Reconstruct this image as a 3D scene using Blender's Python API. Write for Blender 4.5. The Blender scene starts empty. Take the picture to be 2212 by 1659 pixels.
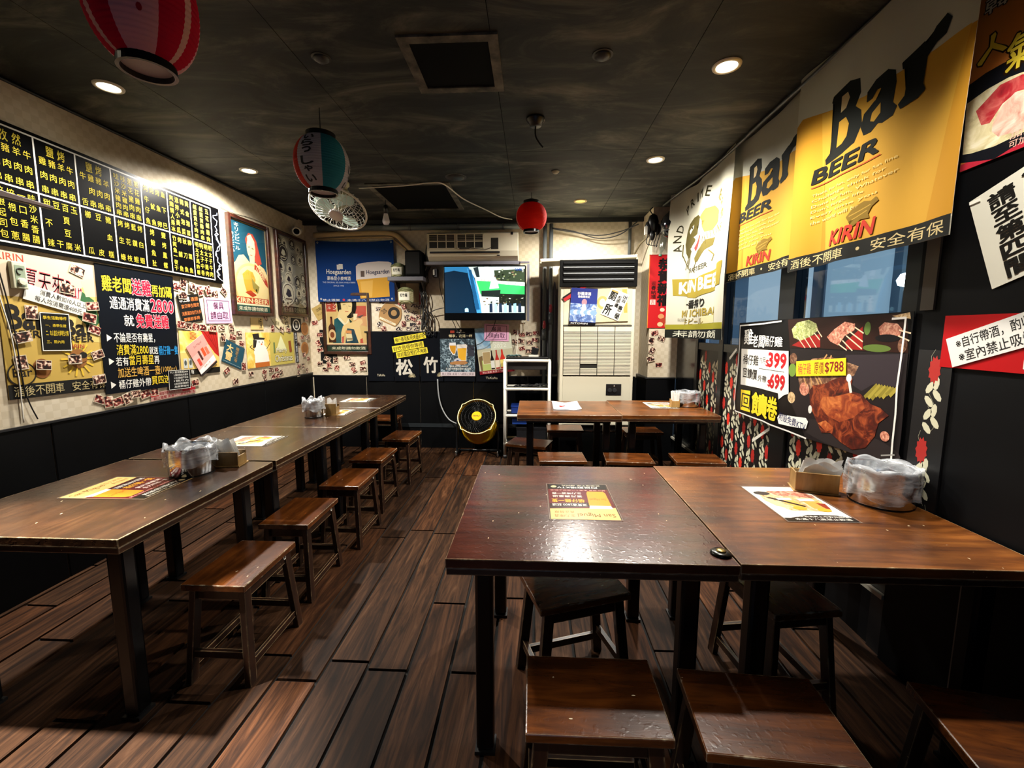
import bpy, bmesh, math, random
from mathutils import Vector, Matrix, noise
R = random.Random(7)
PI = math.pi
SC = bpy.context.scene
COL = SC.collection

# ------------------------------------------------------------------ camera, world, lights, exposure
cam_data = bpy.data.cameras.new('camera')
cam = bpy.data.objects.new('camera', cam_data); COL.objects.link(cam)
cam_data.sensor_width = 36.0
cam_data.lens = 36.0 * 930.0 / 2212.0
cam_data.clip_start = 0.02
cam.location = (0.0, 0.0, 1.40)
cam.rotation_euler = (math.radians(90 - 6.958), 0.0, math.radians(2.689))
SC.camera = cam

SC.view_settings.view_transform = 'Standard'
SC.view_settings.look = 'None'
SC.view_settings.gamma = 1.0
SC.view_settings.use_curve_mapping = False
SC.view_settings.exposure = -0.12
SC.cycles.use_denoising = True
SC.cycles.max_bounces = 8
SC.cycles.diffuse_bounces = 2
SC.cycles.glossy_bounces = 4
SC.cycles.transmission_bounces = 8
SC.cycles.transparent_max_bounces = 12
SC.cycles.caustics_reflective = False
SC.cycles.caustics_refractive = False
SC.cycles.sample_clamp_indirect = 6.0

w = bpy.data.worlds.new('dusk'); SC.world = w; w.use_nodes = True
bg = w.node_tree.nodes['Background']
bg.inputs[0].default_value = (0.24, 0.38, 0.58, 1); bg.inputs[1].default_value = 1.1

# room, metres: camera at the origin, +y into the room
XL, XR, YB, ZC, YF = -2.65, 1.52, 5.05, 2.66, -1.6
WAIN = 0.90
LAMP = (1.0, 0.945, 0.85)
# the ceiling downlights: (x, y, watts) ; the last two are unseen fills added for stools and noodle poster
DOWNLIGHTS = [(0.92, 2.27, 250, 126), (0.90, 3.40, 310, 162, .7), (-2.24, 3.47, 420, 165, .7), (-2.20, 2.30, 170, 130), (-2.00, 1.21, 1900, 46, .5, (-1.6, .75, 0)),
              (0.15, 0.10, 240, 58), (0.80, 0.95, 130, 58, .6, (1.5, 1.25, 1.85))]
DIM_FITTING = (0.46, 4.40)
def lamp(x, y, watts, cone=140, blend=0.9, aim=None):
    d = bpy.data.lights.new('downlight_bulb', 'SPOT'); d.energy = watts; d.color = LAMP
    d.spot_size = math.radians(cone); d.spot_blend = blend; d.shadow_soft_size = 0.045
    o = bpy.data.objects.new('downlight_bulb', d); COL.objects.link(o); o.location = (x, y, ZC - .028)
    if aim: o.rotation_euler = (Vector(aim) - o.location).to_track_quat('-Z', 'Y').to_euler()
for _d in DOWNLIGHTS: lamp(*_d)
lamp(*DIM_FITTING, 150, 168, .6)  # extra fill added at the dim fitting to brighten the back wall


# ------------------------------------------------------------------ colour and materials
def lin(h):
    if not isinstance(h, str): return (*h, 1.0)
    h = h.lstrip('#'); out = []
    for i in (0, 2, 4):
        c = int(h[i:i+2], 16) / 255
        out.append(c / 12.92 if c <= 0.04045 else ((c + 0.055) / 1.055) ** 2.4)
    return (*out, 1.0)
_M = {}
def M(col, rough=0.6, metal=0.0, emit=0.0, spec=0.5, trans=0.0, alpha=1.0, coat=0.0):
    key = (col, rough, metal, emit, spec, trans, alpha, coat)
    if key in _M: return _M[key]
    m = bpy.data.materials.new('mat'); m.use_nodes = True
    b = m.node_tree.nodes['Principled BSDF']; c = lin(col)
    b.inputs['Base Color'].default_value = c; b.inputs['Roughness'].default_value = rough
    b.inputs['Metallic'].default_value = metal; b.inputs['Specular IOR Level'].default_value = spec
    b.inputs['Transmission Weight'].default_value = trans; b.inputs['Alpha'].default_value = alpha
    b.inputs['Coat Weight'].default_value = coat
    if emit:
        b.inputs['Emission Color'].default_value = c; b.inputs['Emission Strength'].default_value = emit
    _M[key] = m; return m

def nt(name):
    m = bpy.data.materials.new(name); m.use_nodes = True
    t = m.node_tree; b = t.nodes['Principled BSDF']
    return m, t, b
def N(t, kind, **kw):
    n = t.nodes.new(kind)
    for k, v in kw.items():
        if k.startswith('i_'):
            key = k[2:]
            n.inputs[int(key) if key.isdigit() else key.replace('_', ' ')].default_value = v
        else: setattr(n, k, v)
    return n
def ramp(t, stops):
    n = t.nodes.new('ShaderNodeValToRGB'); e = n.color_ramp.elements
    e[0].position, e[0].color = stops[0][0], lin(stops[0][1])
    e[1].position, e[1].color = stops[-1][0], lin(stops[-1][1])
    for p, c in stops[1:-1]:
        x = e.new(p); x.color = lin(c)
    return n
def coords(t, scale=(1, 1, 1), kind='Object', rnd=False):
    tc = N(t, 'ShaderNodeTexCoord'); mp = N(t, 'ShaderNodeMapping'); mp.inputs['Scale'].default_value = scale
    t.links.new(tc.outputs[kind], mp.inputs['Vector'])
    if rnd:
        oi = N(t, 'ShaderNodeObjectInfo'); mu = N(t, 'ShaderNodeMath', operation='MULTIPLY', i_1=37.0)
        cb = N(t, 'ShaderNodeCombineXYZ')
        t.links.new(oi.outputs['Random'], mu.inputs[0])
        for i in range(3): t.links.new(mu.outputs[0], cb.inputs[i])
        t.links.new(cb.outputs[0], mp.inputs['Location'])
    return mp.outputs['Vector']

def wood(name, dark, mid, light, rough=0.3, grain=(3, 40, 40), worn='#c9a46a', wear=True, rnd=True, bump=0.08, coat=0.25, wearr=0.007, pits=0.0):
    m, t, b = nt(name); L = t.links.new
    v = coords(t, grain, rnd=rnd)
    n1 = N(t, 'ShaderNodeTexNoise', i_Scale=1.0, i_Detail=6.0, i_Roughness=0.62, i_Distortion=0.5); L(v, n1.inputs['Vector'])
    r = ramp(t, [(0.28, dark), (0.5, mid), (0.74, light)]); L(n1.outputs['Fac'], r.inputs[0])
    v2 = coords(t, (4, 4, 4), rnd=rnd)
    n2 = N(t, 'ShaderNodeTexNoise', i_Scale=1.2, i_Detail=3.0); L(v2, n2.inputs['Vector'])
    mx = N(t, 'ShaderNodeMix', data_type='RGBA', blend_type='MULTIPLY'); mx.inputs[0].default_value = 0.75
    r2 = ramp(t, [(0.3, '#6a6a6a'), (0.7, '#ffffff')]); L(n2.outputs['Fac'], r2.inputs[0])
    L(r.outputs[0], mx.inputs[6]); L(r2.outputs[0], mx.inputs[7]); out = mx.outputs[2]
    if wear:
        bv = N(t, 'ShaderNodeBevel', samples=4); bv.inputs[0].default_value = wearr
        ge = N(t, 'ShaderNodeNewGeometry'); dp = N(t, 'ShaderNodeVectorMath', operation='DOT_PRODUCT')
        L(bv.outputs[0], dp.inputs[0]); L(ge.outputs['Normal'], dp.inputs[1])
        v3 = coords(t, (30, 30, 30), rnd=rnd); n3 = N(t, 'ShaderNodeTexNoise', i_Scale=1.0, i_Detail=4.0); L(v3, n3.inputs['Vector'])
        sb = N(t, 'ShaderNodeMath', operation='SUBTRACT', i_0=1.0); L(dp.outputs['Value'], sb.inputs[1])
        ad = N(t, 'ShaderNodeMath', operation='MULTIPLY_ADD', i_1=4.5); L(sb.outputs[0], ad.inputs[0])
        sc = N(t, 'ShaderNodeMath', operation='MULTIPLY_ADD', i_1=2.2, i_2=-1.15); L(n3.outputs['Fac'], sc.inputs[0]); L(sc.outputs[0], ad.inputs[2])
        cr = ramp(t, [(0.5, '#000000'), (0.62, '#ffffff')]); L(ad.outputs[0], cr.inputs[0])
        m2 = N(t, 'ShaderNodeMix', data_type='RGBA'); L(cr.outputs[0], m2.inputs[0]); L(out, m2.inputs[6]); m2.inputs[7].default_value = lin(worn)
        out = m2.outputs[2]
        # scratches: sparse thin bright flecks in the varnish
        v4 = coords(t, (26, 9, 26), rnd=rnd); vo = N(t, 'ShaderNodeTexVoronoi', feature='F1', i_Scale=1.0, i_Randomness=1.0); L(v4, vo.inputs['Vector'])
        lt = N(t, 'ShaderNodeMath', operation='LESS_THAN', i_1=0.045); L(vo.outputs['Distance'], lt.inputs[0])
        m3 = N(t, 'ShaderNodeMix', data_type='RGBA'); L(lt.outputs[0], m3.inputs[0]); L(out, m3.inputs[6]); m3.inputs[7].default_value = lin(worn)
        out = m3.outputs[2]
    L(out, b.inputs['Base Color']); b.inputs['Roughness'].default_value = rough
    b.inputs['Coat Weight'].default_value = coat; b.inputs['Coat Roughness'].default_value = 0.18
    bp = N(t, 'ShaderNodeBump', i_Strength=bump, i_Distance=0.004); L(n1.outputs['Fac'], bp.inputs['Height'])
    nrm = bp.outputs[0]
    if pits:
        v5 = coords(t, (60, 60, 60), rnd=rnd); n5 = N(t, 'ShaderNodeTexNoise', i_Scale=1.0, i_Detail=2.0); L(v5, n5.inputs['Vector'])
        rp = ramp(t, [(0.55, '#000000'), (0.7, '#ffffff')]); L(n5.outputs['Fac'], rp.inputs[0])
        b2 = N(t, 'ShaderNodeBump', i_Strength=pits, i_Distance=0.003); L(rp.outputs[0], b2.inputs['Height']); L(nrm, b2.inputs['Normal']); nrm = b2.outputs[0]
    L(nrm, b.inputs['Normal']); L(nrm, b.inputs['Coat Normal'])
    return m

def blotch(name, stops, scale=4.0, detail=5.0, rough=0.6, rnd=False, spec=0.4, bump=0.0, distortion=0.0, kind='Object', stretch=(1, 1, 1), metal=0.0):
    m, t, b = nt(name); L = t.links.new
    v = coords(t, stretch, rnd=rnd, kind=kind)
    n = N(t, 'ShaderNodeTexNoise', i_Scale=scale, i_Detail=detail, i_Roughness=0.6, i_Distortion=distortion); L(v, n.inputs['Vector'])
    r = ramp(t, stops); L(n.outputs['Fac'], r.inputs[0]); L(r.outputs[0], b.inputs['Base Color'])
    b.inputs['Roughness'].default_value = rough; b.inputs['Specular IOR Level'].default_value = spec; b.inputs['Metallic'].default_value = metal
    if bump:
        bp = N(t, 'ShaderNodeBump', i_Strength=bump, i_Distance=0.01); L(n.outputs['Fac'], bp.inputs['Height']); L(bp.outputs[0], b.inputs['Normal'])
    return m

def wallpaper():
    m, t, b = nt('wallpaper'); L = t.links.new
    v = coords(t); ck = N(t, 'ShaderNodeTexNoise', i_Scale=1.4, i_Detail=6.0); L(v, ck.inputs['Vector'])
    # small woven squares 34 mm: the sum of the three floor() parities
    sx = N(t, 'ShaderNodeSeparateXYZ'); L(v, sx.inputs[0])
    a1 = N(t, 'ShaderNodeMath', operation='ADD'); L(sx.outputs[0], a1.inputs[0]); L(sx.outputs[1], a1.inputs[1])
    cb = N(t, 'ShaderNodeCombineXYZ', i_2=0.005); L(a1.outputs[0], cb.inputs[0]); L(sx.outputs[2], cb.inputs[1])
    ch = N(t, 'ShaderNodeTexChecker', i_Scale=26.0); ch.inputs['Color1'].default_value = lin('#d6cdba'); ch.inputs['Color2'].default_value = lin('#cdc3ae')
    L(cb.outputs[0], ch.inputs['Vector'])
    r = ramp(t, [(0.28, '#ab9c86'), (0.45, '#e8dfd0'), (0.7, '#ffffff')]); L(ck.outputs['Fac'], r.inputs[0])
    mx = N(t, 'ShaderNodeMix', data_type='RGBA', blend_type='MULTIPLY'); mx.inputs[0].default_value = 0.75
    L(ch.outputs['Color'], mx.inputs[6]); L(r.outputs[0], mx.inputs[7]); L(mx.outputs[2], b.inputs['Base Color'])
    b.inputs['Roughness'].default_value = 0.62; b.inputs['Specular IOR Level'].default_value = 0.3
    return m

def plank_mat():
    m, t, b = nt('floor_plank'); L = t.links.new
    v = coords(t, (16, 1.6, 8), rnd=True)
    n = N(t, 'ShaderNodeTexNoise', i_Scale=1.6, i_Detail=8.0, i_Roughness=0.65, i_Distortion=1.2); L(v, n.inputs['Vector'])
    r = ramp(t, [(0.30, '#150c07'), (0.45, '#302015'), (0.58, '#4a3424'), (0.75, '#685040')]); L(n.outputs['Fac'], r.inputs[0])
    oi = N(t, 'ShaderNodeObjectInfo'); r2 = ramp(t, [(0.0, '#a3917c'), (0.5, '#e6d2b8'), (1.0, '#ffd3a6')]); L(oi.outputs['Random'], r2.inputs[0])
    mx = N(t, 'ShaderNodeMix', data_type='RGBA', blend_type='MULTIPLY'); mx.inputs[0].default_value = 0.9
    L(r.outputs[0], mx.inputs[6]); L(r2.outputs[0], mx.inputs[7]); L(mx.outputs[2], b.inputs['Base Color'])
    b.inputs['Roughness'].default_value = 0.65; b.inputs['Specular IOR Level'].default_value = 0.12
    bp = N(t, 'ShaderNodeBump', i_Strength=0.25, i_Distance=0.004); L(n.outputs['Fac'], bp.inputs['Height']); L(bp.outputs[0], b.inputs['Normal'])
    return m

def ceiling_mat():
    m, t, b = nt('black_plaster'); L = t.links.new
    v = coords(t, (1.0, 2.6, 1.0)); n = N(t, 'ShaderNodeTexNoise', i_Scale=1.7, i_Detail=7.0, i_Roughness=0.66, i_Distortion=0.8); L(v, n.inputs['Vector'])
    r = ramp(t, [(0.38, '#0b0c0b'), (0.49, '#20221f'), (0.58, '#3f3f38'), (0.72, '#66645a')]); L(n.outputs['Fac'], r.inputs[0])
    L(r.outputs[0], b.inputs['Base Color']); b.inputs['Roughness'].default_value = 0.7; b.inputs['Specular IOR Level'].default_value = 0.3
    bp = N(t, 'ShaderNodeBump', i_Strength=0.15, i_Distance=0.01); L(n.outputs['Fac'], bp.inputs['Height']); L(bp.outputs[0], b.inputs['Normal'])
    return m

WALLPAPER = wallpaper(); PLANK = plank_mat(); CEIL = ceiling_mat()
BLACKWALL = blotch('black_board', [(0.3, '#040405'), (0.7, '#08090b')], 3.0, rough=0.5, spec=0.12)
TABLEWOOD2 = wood('warm_table_wood', '#4a260d', '#7a4419', '#a06127', 0.30, (3, 26, 26), worn='#d9bf96', pits=0.10)
TABLEWOOD3 = wood('brown_table_wood', '#26160c', '#392213', '#4e321c', 0.24, (26, 3, 26), worn='#d2bb93', pits=0.10)
TABLEWOOD = wood('dark_table_wood', '#381910', '#542619', '#6e3524', 0.24, (3, 26, 26), worn='#d2b893', pits=0.10)
EDGEWOOD = wood('table_edge_wood', '#24130b', '#372012', '#4a2d1a', 0.4, (3, 40, 40), worn='#cdb088')
STOOLWOOD = wood('stool_wood', '#3a1c09', '#613211', '#84481a', 0.26, (30, 4, 30), worn='#e4d5b5', pits=0.06)
STOOLLEG = wood('stool_leg_wood', '#1c0e08', '#2e180c', '#422412', 0.38, (40, 40, 4), worn='#b79a72')
FRAMEWOOD = wood('picture_frame_wood', '#22100c', '#3a1c13', '#54291a', 0.3, (40, 40, 4), wear=False, rnd=True)
TINWOOD = wood('napkin_box_wood', '#8f6a35', '#b58c4c', '#d2ab68', 0.5, (20, 20, 3), wear=False)
BLACKPAINT = M('#040507', 0.3, spec=0.35)
STEEL = M('#c9ccd0', 0.16, 1.0)
CHROME = M('#dfe3e8', 0.1, 1.0)
WHITEPL = M('#e9e6da', 0.4)
CREAM = M('#d9d3bd', 0.42)
BLACKPL = M('#0c0c0d', 0.4)
GREYPIPE = M('#55595a', 0.38)
CABLEBLK = M('#101012', 0.5)
CABLEWHT = M('#d9d6cc', 0.5)
NAPKIN = M('#f6f4f0', 0.9, spec=0.1)
BAGMAT = None
def bag_mat():
    m, t, b = nt('plastic_bag'); L = t.links.new
    tr = N(t, 'ShaderNodeBsdfTransparent'); ms = N(t, 'ShaderNodeMixShader')
    b.inputs['Base Color'].default_value = lin('#e6eaef'); b.inputs['Roughness'].default_value = 0.3
    v = coords(t, (1, 1, 4)); n = N(t, 'ShaderNodeTexNoise', i_Scale=9.0, i_Detail=3.0, i_Distortion=1.0); L(v, n.inputs['Vector'])
    r = ramp(t, [(0.35, '#707070'), (0.65, '#b8b8b8')]); L(n.outputs['Fac'], r.inputs[0])
    L(r.outputs[0], ms.inputs[0]); L(tr.outputs[0], ms.inputs[1]); L(b.outputs[0], ms.inputs[2])
    bp = N(t, 'ShaderNodeBump', i_Strength=0.35, i_Distance=0.01); L(n.outputs['Fac'], bp.inputs['Height']); L(bp.outputs[0], b.inputs['Normal'])
    L(ms.outputs[0], t.nodes['Material Output'].inputs[0]); return m
BAGMAT = bag_mat()
def glass_mat(name, tint='#a9bccb', mixv=0.82):
    m, t, b = nt(name); L = t.links.new
    gl = N(t, 'ShaderNodeBsdfGlossy'); gl.inputs['Roughness'].default_value = 0.03
    tr = N(t, 'ShaderNodeBsdfTransparent'); tr.inputs[0].default_value = lin(tint)
    fr = N(t, 'ShaderNodeFresnel', i_IOR=1.5); ms = N(t, 'ShaderNodeMixShader'); ge = N(t, 'ShaderNodeNewGeometry')
    k = N(t, 'ShaderNodeMath', operation='SUBTRACT', i_0=1.0); L(ge.outputs['Backfacing'], k.inputs[1])    # the far face of the sheet adds no second mirror
    mu = N(t, 'ShaderNodeMath', operation='MULTIPLY'); L(fr.outputs[0], mu.inputs[0]); L(k.outputs[0], mu.inputs[1])
    L(mu.outputs[0], ms.inputs[0]); L(tr.outputs[0], ms.inputs[1]); L(gl.outputs[0], ms.inputs[2])
    L(ms.outputs[0], t.nodes['Material Output'].inputs[0]); return m
GLASS = glass_mat('window_glass', '#d7e0e4')
def cloth_mat(col, tr=0.3):
    key = ('cloth', col, tr)
    if key in _M: return _M[key]
    m, t, b = nt('cloth'); L = t.links.new
    b.inputs['Base Color'].default_value = lin(col); b.inputs['Roughness'].default_value = 0.85; b.inputs['Specular IOR Level'].default_value = 0.15
    tl = N(t, 'ShaderNodeBsdfTranslucent'); tl.inputs[0].default_value = lin(col); ms = N(t, 'ShaderNodeMixShader', i_0=tr)
    L(b.outputs[0], ms.inputs[1]); L(tl.outputs[0], ms.inputs[2]); L(ms.outputs[0], t.nodes['Material Output'].inputs[0])
    _M[key] = m; return m

# ------------------------------------------------------------------ object helpers
def link(name, mesh, parent=None, mats=()):
    o = bpy.data.objects.new(name, mesh); COL.objects.link(o)
    for m in mats: mesh.materials.append(m)
    if parent is not None: o.parent = parent
    return o
def tag(o, label, cat, group=None):
    o['label'] = label; o['category'] = cat
    if group: o['group'] = group
    return o
def thing(name, label, cat, group=None, loc=(0, 0, 0), rz=0.0):
    o = bpy.data.objects.new(name, None); COL.objects.link(o); o.empty_display_size = 0.1
    o.location = loc; o.rotation_euler = (0, 0, rz); return tag(o, label, cat, group)
def structure(o): o['kind'] = 'structure'; return o
def dup(root, loc=None, rz=None, label=None, group=None):
    def cp(o, par):
        c = o.copy(); COL.objects.link(c); c.parent = par
        for ch in list(o.children): cp(ch, c)
        return c
    r = cp(root, None)
    if loc is not None: r.location = loc
    if rz is not None: r.rotation_euler = (0, 0, rz)
    if label: r['label'] = label
    if group: r['group'] = group
    return r

class MB:
    def __init__(s): s.v = []; s.f = []; s.m = []
    def add(s, vs, fs, mi=0):
        o = len(s.v); s.v += [tuple(v) for v in vs]
        for f in fs: s.f.append(tuple(i + o for i in f)); s.m.append(mi)
        return s
    def box(s, x0, y0, z0, x1, y1, z1, mi=0, T=None):
        vs = [Vector(p) for p in ((x0,y0,z0),(x1,y0,z0),(x1,y1,z0),(x0,y1,z0),(x0,y0,z1),(x1,y0,z1),(x1,y1,z1),(x0,y1,z1))]
        if T is not None: vs = [T @ p for p in vs]
        return s.add(vs, [(3,2,1,0),(4,5,6,7),(0,1,5,4),(1,2,6,5),(2,3,7,6),(3,0,4,7)], mi)
    def bar(s, a, b, wx, wy, mi=0):
        a, b = Vector(a), Vector(b)            # a leg: rectangular section, ends level
        vs = []
        for p in (a, b):
            vs += [p + Vector((-wx/2,-wy/2,0)), p + Vector((wx/2,-wy/2,0)), p + Vector((wx/2,wy/2,0)), p + Vector((-wx/2,wy/2,0))]
        return s.add(vs, [(3,2,1,0),(4,5,6,7),(0,1,5,4),(1,2,6,5),(2,3,7,6),(3,0,4,7)], mi)
    def tube(s, pts, r, n=8, mi=0, closed=False, cap=True):
        pts = [Vector(p) for p in pts]; k = len(pts); vs = []; up = Vector((0, 0, 1)); last = None
        for i, p in enumerate(pts):
            if closed: d = pts[(i+1) % k] - pts[i-1]
            else: d = pts[min(i+1, k-1)] - pts[max(i-1, 0)]
            d = d.normalized() if d.length > 1e-9 else Vector((0,0,1))
            if last is None:
                a = d.cross(up); a = a if a.length > 1e-3 else d.cross(Vector((1, 0, 0)))
            else: a = last - d * last.dot(d)
            a.normalize(); last = a; b = d.cross(a)
            rr = r[i] if isinstance(r, (list, tuple)) else r
            for j in range(n):
                q = 2*PI*j/n; vs.append(p + a*math.cos(q)*rr + b*math.sin(q)*rr)
        fs = []
        for i in range(k if closed else k-1):
            for j in range(n):
                a0 = i*n + j; a1 = i*n + (j+1) % n; b0 = ((i+1) % k)*n + j; b1 = ((i+1) % k)*n + (j+1) % n
                fs.append((a0, a1, b1, b0))
        if cap and not closed: fs += [tuple(reversed(range(n))), tuple(range((k-1)*n, k*n))]
        return s.add(vs, fs, mi)
    def lathe(s, prof, n=24, c=(0, 0, 0), mi=0, matf=None, T=None, caps=True):
        vs = []
        for r, z in prof:
            for j in range(n):
                q = 2*PI*j/n; p = Vector((r*math.cos(q), r*math.sin(q), z))
                if T is not None: p = T @ p
                vs.append(p + Vector(c))
        o = len(s.v); s.v += [tuple(v) for v in vs]
        for i in range(len(prof)-1):
            for j in range(n):
                s.f.append((o+i*n+j, o+i*n+(j+1)%n, o+(i+1)*n+(j+1)%n, o+(i+1)*n+j)); s.m.append(matf(j, i) if matf else mi)
        if caps:
            if prof[0][0] > 1e-5: s.f.append(tuple(o+j for j in reversed(range(n)))); s.m.append(mi)
            if prof[-1][0] > 1e-5: s.f.append(tuple(o+(len(prof)-1)*n+j for j in range(n))); s.m.append(mi)
        return s
    def build(s, name, mats, parent=None, bevel=0.0, smooth=False, seg=2):
        me = bpy.data.meshes.new(name); me.from_pydata(s.v, [], s.f)
        mats = mats if isinstance(mats, (list, tuple)) else [mats]
        o = link(name, me, parent, mats)
        if len(mats) > 1: me.polygons.foreach_set('material_index', s.m)
        if smooth: me.polygons.foreach_set('use_smooth', [True]*len(me.polygons))
        me.update()
        if bevel:
            b = o.modifiers.new('bevel', 'BEVEL'); b.width = bevel; b.segments = seg; b.limit_method = 'ANGLE'
        return o
def smooth_path(pts, k=6):
    pts = [Vector(p) for p in pts]; out = []
    for i in range(len(pts)-1):
        p0 = pts[max(i-1, 0)]; p1 = pts[i]; p2 = pts[i+1]; p3 = pts[min(i+2, len(pts)-1)]
        for j in range(k):
            t = j/k
            out.append(0.5*((2*p1) + (p2-p0)*t + (2*p0-5*p1+4*p2-p3)*t*t + (3*p1-p0-3*p2+p3)*t**3))
    out.append(pts[-1]); return out
def cable(name, pts, r, mat, label=None, cat='cable', parent=None, k=6, n=6, group=None):
    o = MB().tube(smooth_path(pts, k), r, n).build(name, mat, parent, smooth=True)
    if label: tag(o, label, cat, group)
    return o

# ------------------------------------------------------------------ printed sheets
_TX = {}
_tc = bpy.data.curves.new('lettering_source', 'FONT'); _tc.resolution_u = 2
_to = bpy.data.objects.new('lettering_source', _tc); COL.objects.link(_to)
def glyphs(s, bold):
    if bold:
        vs, fs, a0, a1, b0, b1 = glyphs(s, 0.0); d = min(bold, .09)*.62; n = 8 if d > .02 else 4; out, of = list(vs), list(fs)
        for i in range(n):
            a = 2*PI*(i+.5)/n; dx, dy, o = d*math.cos(a), d*math.sin(a), len(out)
            out += [(x+dx, y+dy, z+(i+1)*4e-5) for x, y, z in vs]; of += [tuple(q+o for q in f) for f in fs]
        return out, of, a0, a1, b0, b1
    key = (s, bold)
    if key not in _TX:
        _tc.body = s; _tc.size = 1.0; 
        bpy.context.view_layer.update()
        dg = bpy.context.evaluated_depsgraph_get()
        me = bpy.data.meshes.new_from_object(_to.evaluated_get(dg))
        vs = [(v.co.x, v.co.y, 0.0) for v in me.vertices]; fs = [tuple(p.vertices) for p in me.polygons]
        bpy.data.meshes.remove(me)
        if not vs: vs, fs = [(0, 0, 0), (1, 0, 0), (0, 1, 0)], []
        _TX[key] = (vs, fs, min(v[0] for v in vs), max(v[0] for v in vs), min(v[1] for v in vs), max(v[1] for v in vs))
    return _TX[key]
def frame(wall, u, v, ang=0.0, off=0.0):
    """local x right, y up, z out of the wall as seen from the room"""
    if wall == 'L': x, z, o = Vector((0,1,0)), Vector((1,0,0)), Vector((XL+off, u, v))
    elif wall == 'R': x, z, o = Vector((0,-1,0)), Vector((-1,0,0)), Vector((XR-off, -u, v))
    elif wall == 'B': x, z, o = Vector((1,0,0)), Vector((0,-1,0)), Vector((u, YB-off, v))
    elif wall == 'T': x, z, o = Vector((1,0,0)), Vector((0,0,1)), Vector((u, v, off))
    y = z.cross(x); m = Matrix((x, y, z)).transposed().to_4x4(); m.translation = o
    return m @ Matrix.Rotation(math.radians(ang), 4, 'Z')
COLNAMES = {}
class Sheet:
    """a flat printed thing: w by h metres; print coordinates run 0..1 from its top left corner"""
    def __init__(s, name, label, cat, T, w, h, base, group=None, thick=0.002, cloth=None, grid=(1, 1), rough=0.5, parent=None, corner=0.0, spec=0.2, outline=None):
        s.w, s.h, s.T, s.cloth, s.grid, s.rough, s.spec = w, h, T, cloth, grid, rough, spec
        s.layers = {}; s.k = 0; s.thick = thick; s.order = []
        mat = base if not isinstance(base, (str, tuple)) else (cloth_mat(base) if cloth else M(base, rough, spec=spec))
        mb = MB(); nu, nv = grid
        if outline:
            pts = [((x-.5)*w, (.5-y)*h) for x, y in outline]; n = len(pts)
            mb.add([(x, y, thick) for x, y in pts] + [(x, y, 0) for x, y in pts], [tuple(reversed(range(n))) if s._area(pts) < 0 else tuple(range(n)), tuple(range(n, 2*n))] + [(i, (i+1) % n, (i+1) % n + n, i+n) for i in range(n)])
        elif cloth:
            s.G = [[cloth(i/nu, j/nv) for i in range(nu+1)] for j in range(nv+1)]
            vv = [s.warp(-w/2+w*i/nu, h/2-h*j/nv, 0.0) for j in range(nv+1) for i in range(nu+1)]
            I = lambda i, j: j*(nu+1)+i
            mb.add(vv, [f for j in range(nv) for i in range(nu) for f in ((I(i, j), I(i+1, j+1), I(i+1, j)), (I(i, j), I(i, j+1), I(i+1, j+1)))])
        else: mb.box(-w/2, -h/2, 0, w/2, h/2, thick)
        s.o = mb.build(name, mat, parent, smooth=bool(cloth))
        if parent is None: s.o.matrix_world = T
        else: s.o.matrix_local = T
        if parent is None: tag(s.o, label, cat, group)
    def _area(s, p): return sum(p[i][0]*p[(i+1) % len(p)][1] - p[(i+1) % len(p)][0]*p[i][1] for i in range(len(p)))
    def warp(s, x, y, lift):
        nu, nv = s.grid; p, q = (x/s.w+.5)*nu, (.5-y/s.h)*nv          # straight across each triangle of the cloth
        i, j = min(max(int(p), 0), nu-1), min(max(int(q), 0), nv-1); p -= i; q -= j
        a, c = s.G[j][i], s.G[j+1][i+1]; b = s.G[j][i+1] if p >= q else s.G[j+1][i]; hi, lo = max(p, q), min(p, q)
        d = [a[k] + (b[k]-a[k])*(hi-lo) + (c[k]-a[k])*lo for k in range(3)]
        return (x+d[0], y+d[1], d[2]+lift)
    def _l(s, col, kind):
        key = (col if not hasattr(col, 'name') else col, kind)
        if key not in s.layers: s.layers[key] = ([], []); s.order.append(key)
        s.k += 1; return s.layers[key]
    def _put(s, col, kind, vs, fs):
        L = s._l(col, kind); o = len(L[0]); z = s.thick + 0.0002 + 0.00006*s.k
        L[0].extend((p[0], p[1], z + (p[2] if len(p) > 2 else 0.0)) for p in vs); L[1].extend(tuple(i+o for i in f) for f in fs)
    def P(s, x, y): return ((x-.5)*s.w, (.5-y)*s.h)
    def poly(s, pts, col, kind='print'):
        vs = [s.P(*p) for p in pts]; idx = tuple(range(len(vs)))
        if s._area(vs) < 0: idx = tuple(reversed(idx))
        s._put(col, kind, vs, [idx]); return s
    def rect(s, x0, y0, x1, y1, col, kind='print'): return s.poly([(x0,y0),(x0,y1),(x1,y1),(x1,y0)], col, kind)
    def ell(s, cx, cy, rx, ry, col, n=20, kind='print', a0=0, a1=360, rot=0):
        ps = []
        for i in range(n if a1-a0 >= 360 else n+1):
            q = math.radians(a0 + (a1-a0)*i/n); x, y = rx*math.cos(q), ry*math.sin(q); c, d = math.cos(math.radians(rot)), math.sin(math.radians(rot))
            ps.append((cx + x*c - y*d, cy + x*d + y*c))
        return s.poly(ps, col, kind)
    def line(s, pts, wd, col, kind='print'):
        for a, b in zip(pts, pts[1:]):
            a, b = Vector(s.P(*a)), Vector(s.P(*b)); d = b-a
            if d.length < 1e-6: continue
            q = Vector((-d.y, d.x)).normalized()*wd/2; e = d.normalized()*wd*0.3
            s._put(col, kind, [tuple(a-e-q), tuple(b+e-q), tuple(b+e+q), tuple(a-e+q)], [(0, 1, 2, 3)])
        return s
    def box(s, x0, y0, x1, y1, wd, col): return s.line([(x0,y0),(x1,y0),(x1,y1),(x0,y1),(x0,y0)], wd, col)
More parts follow.
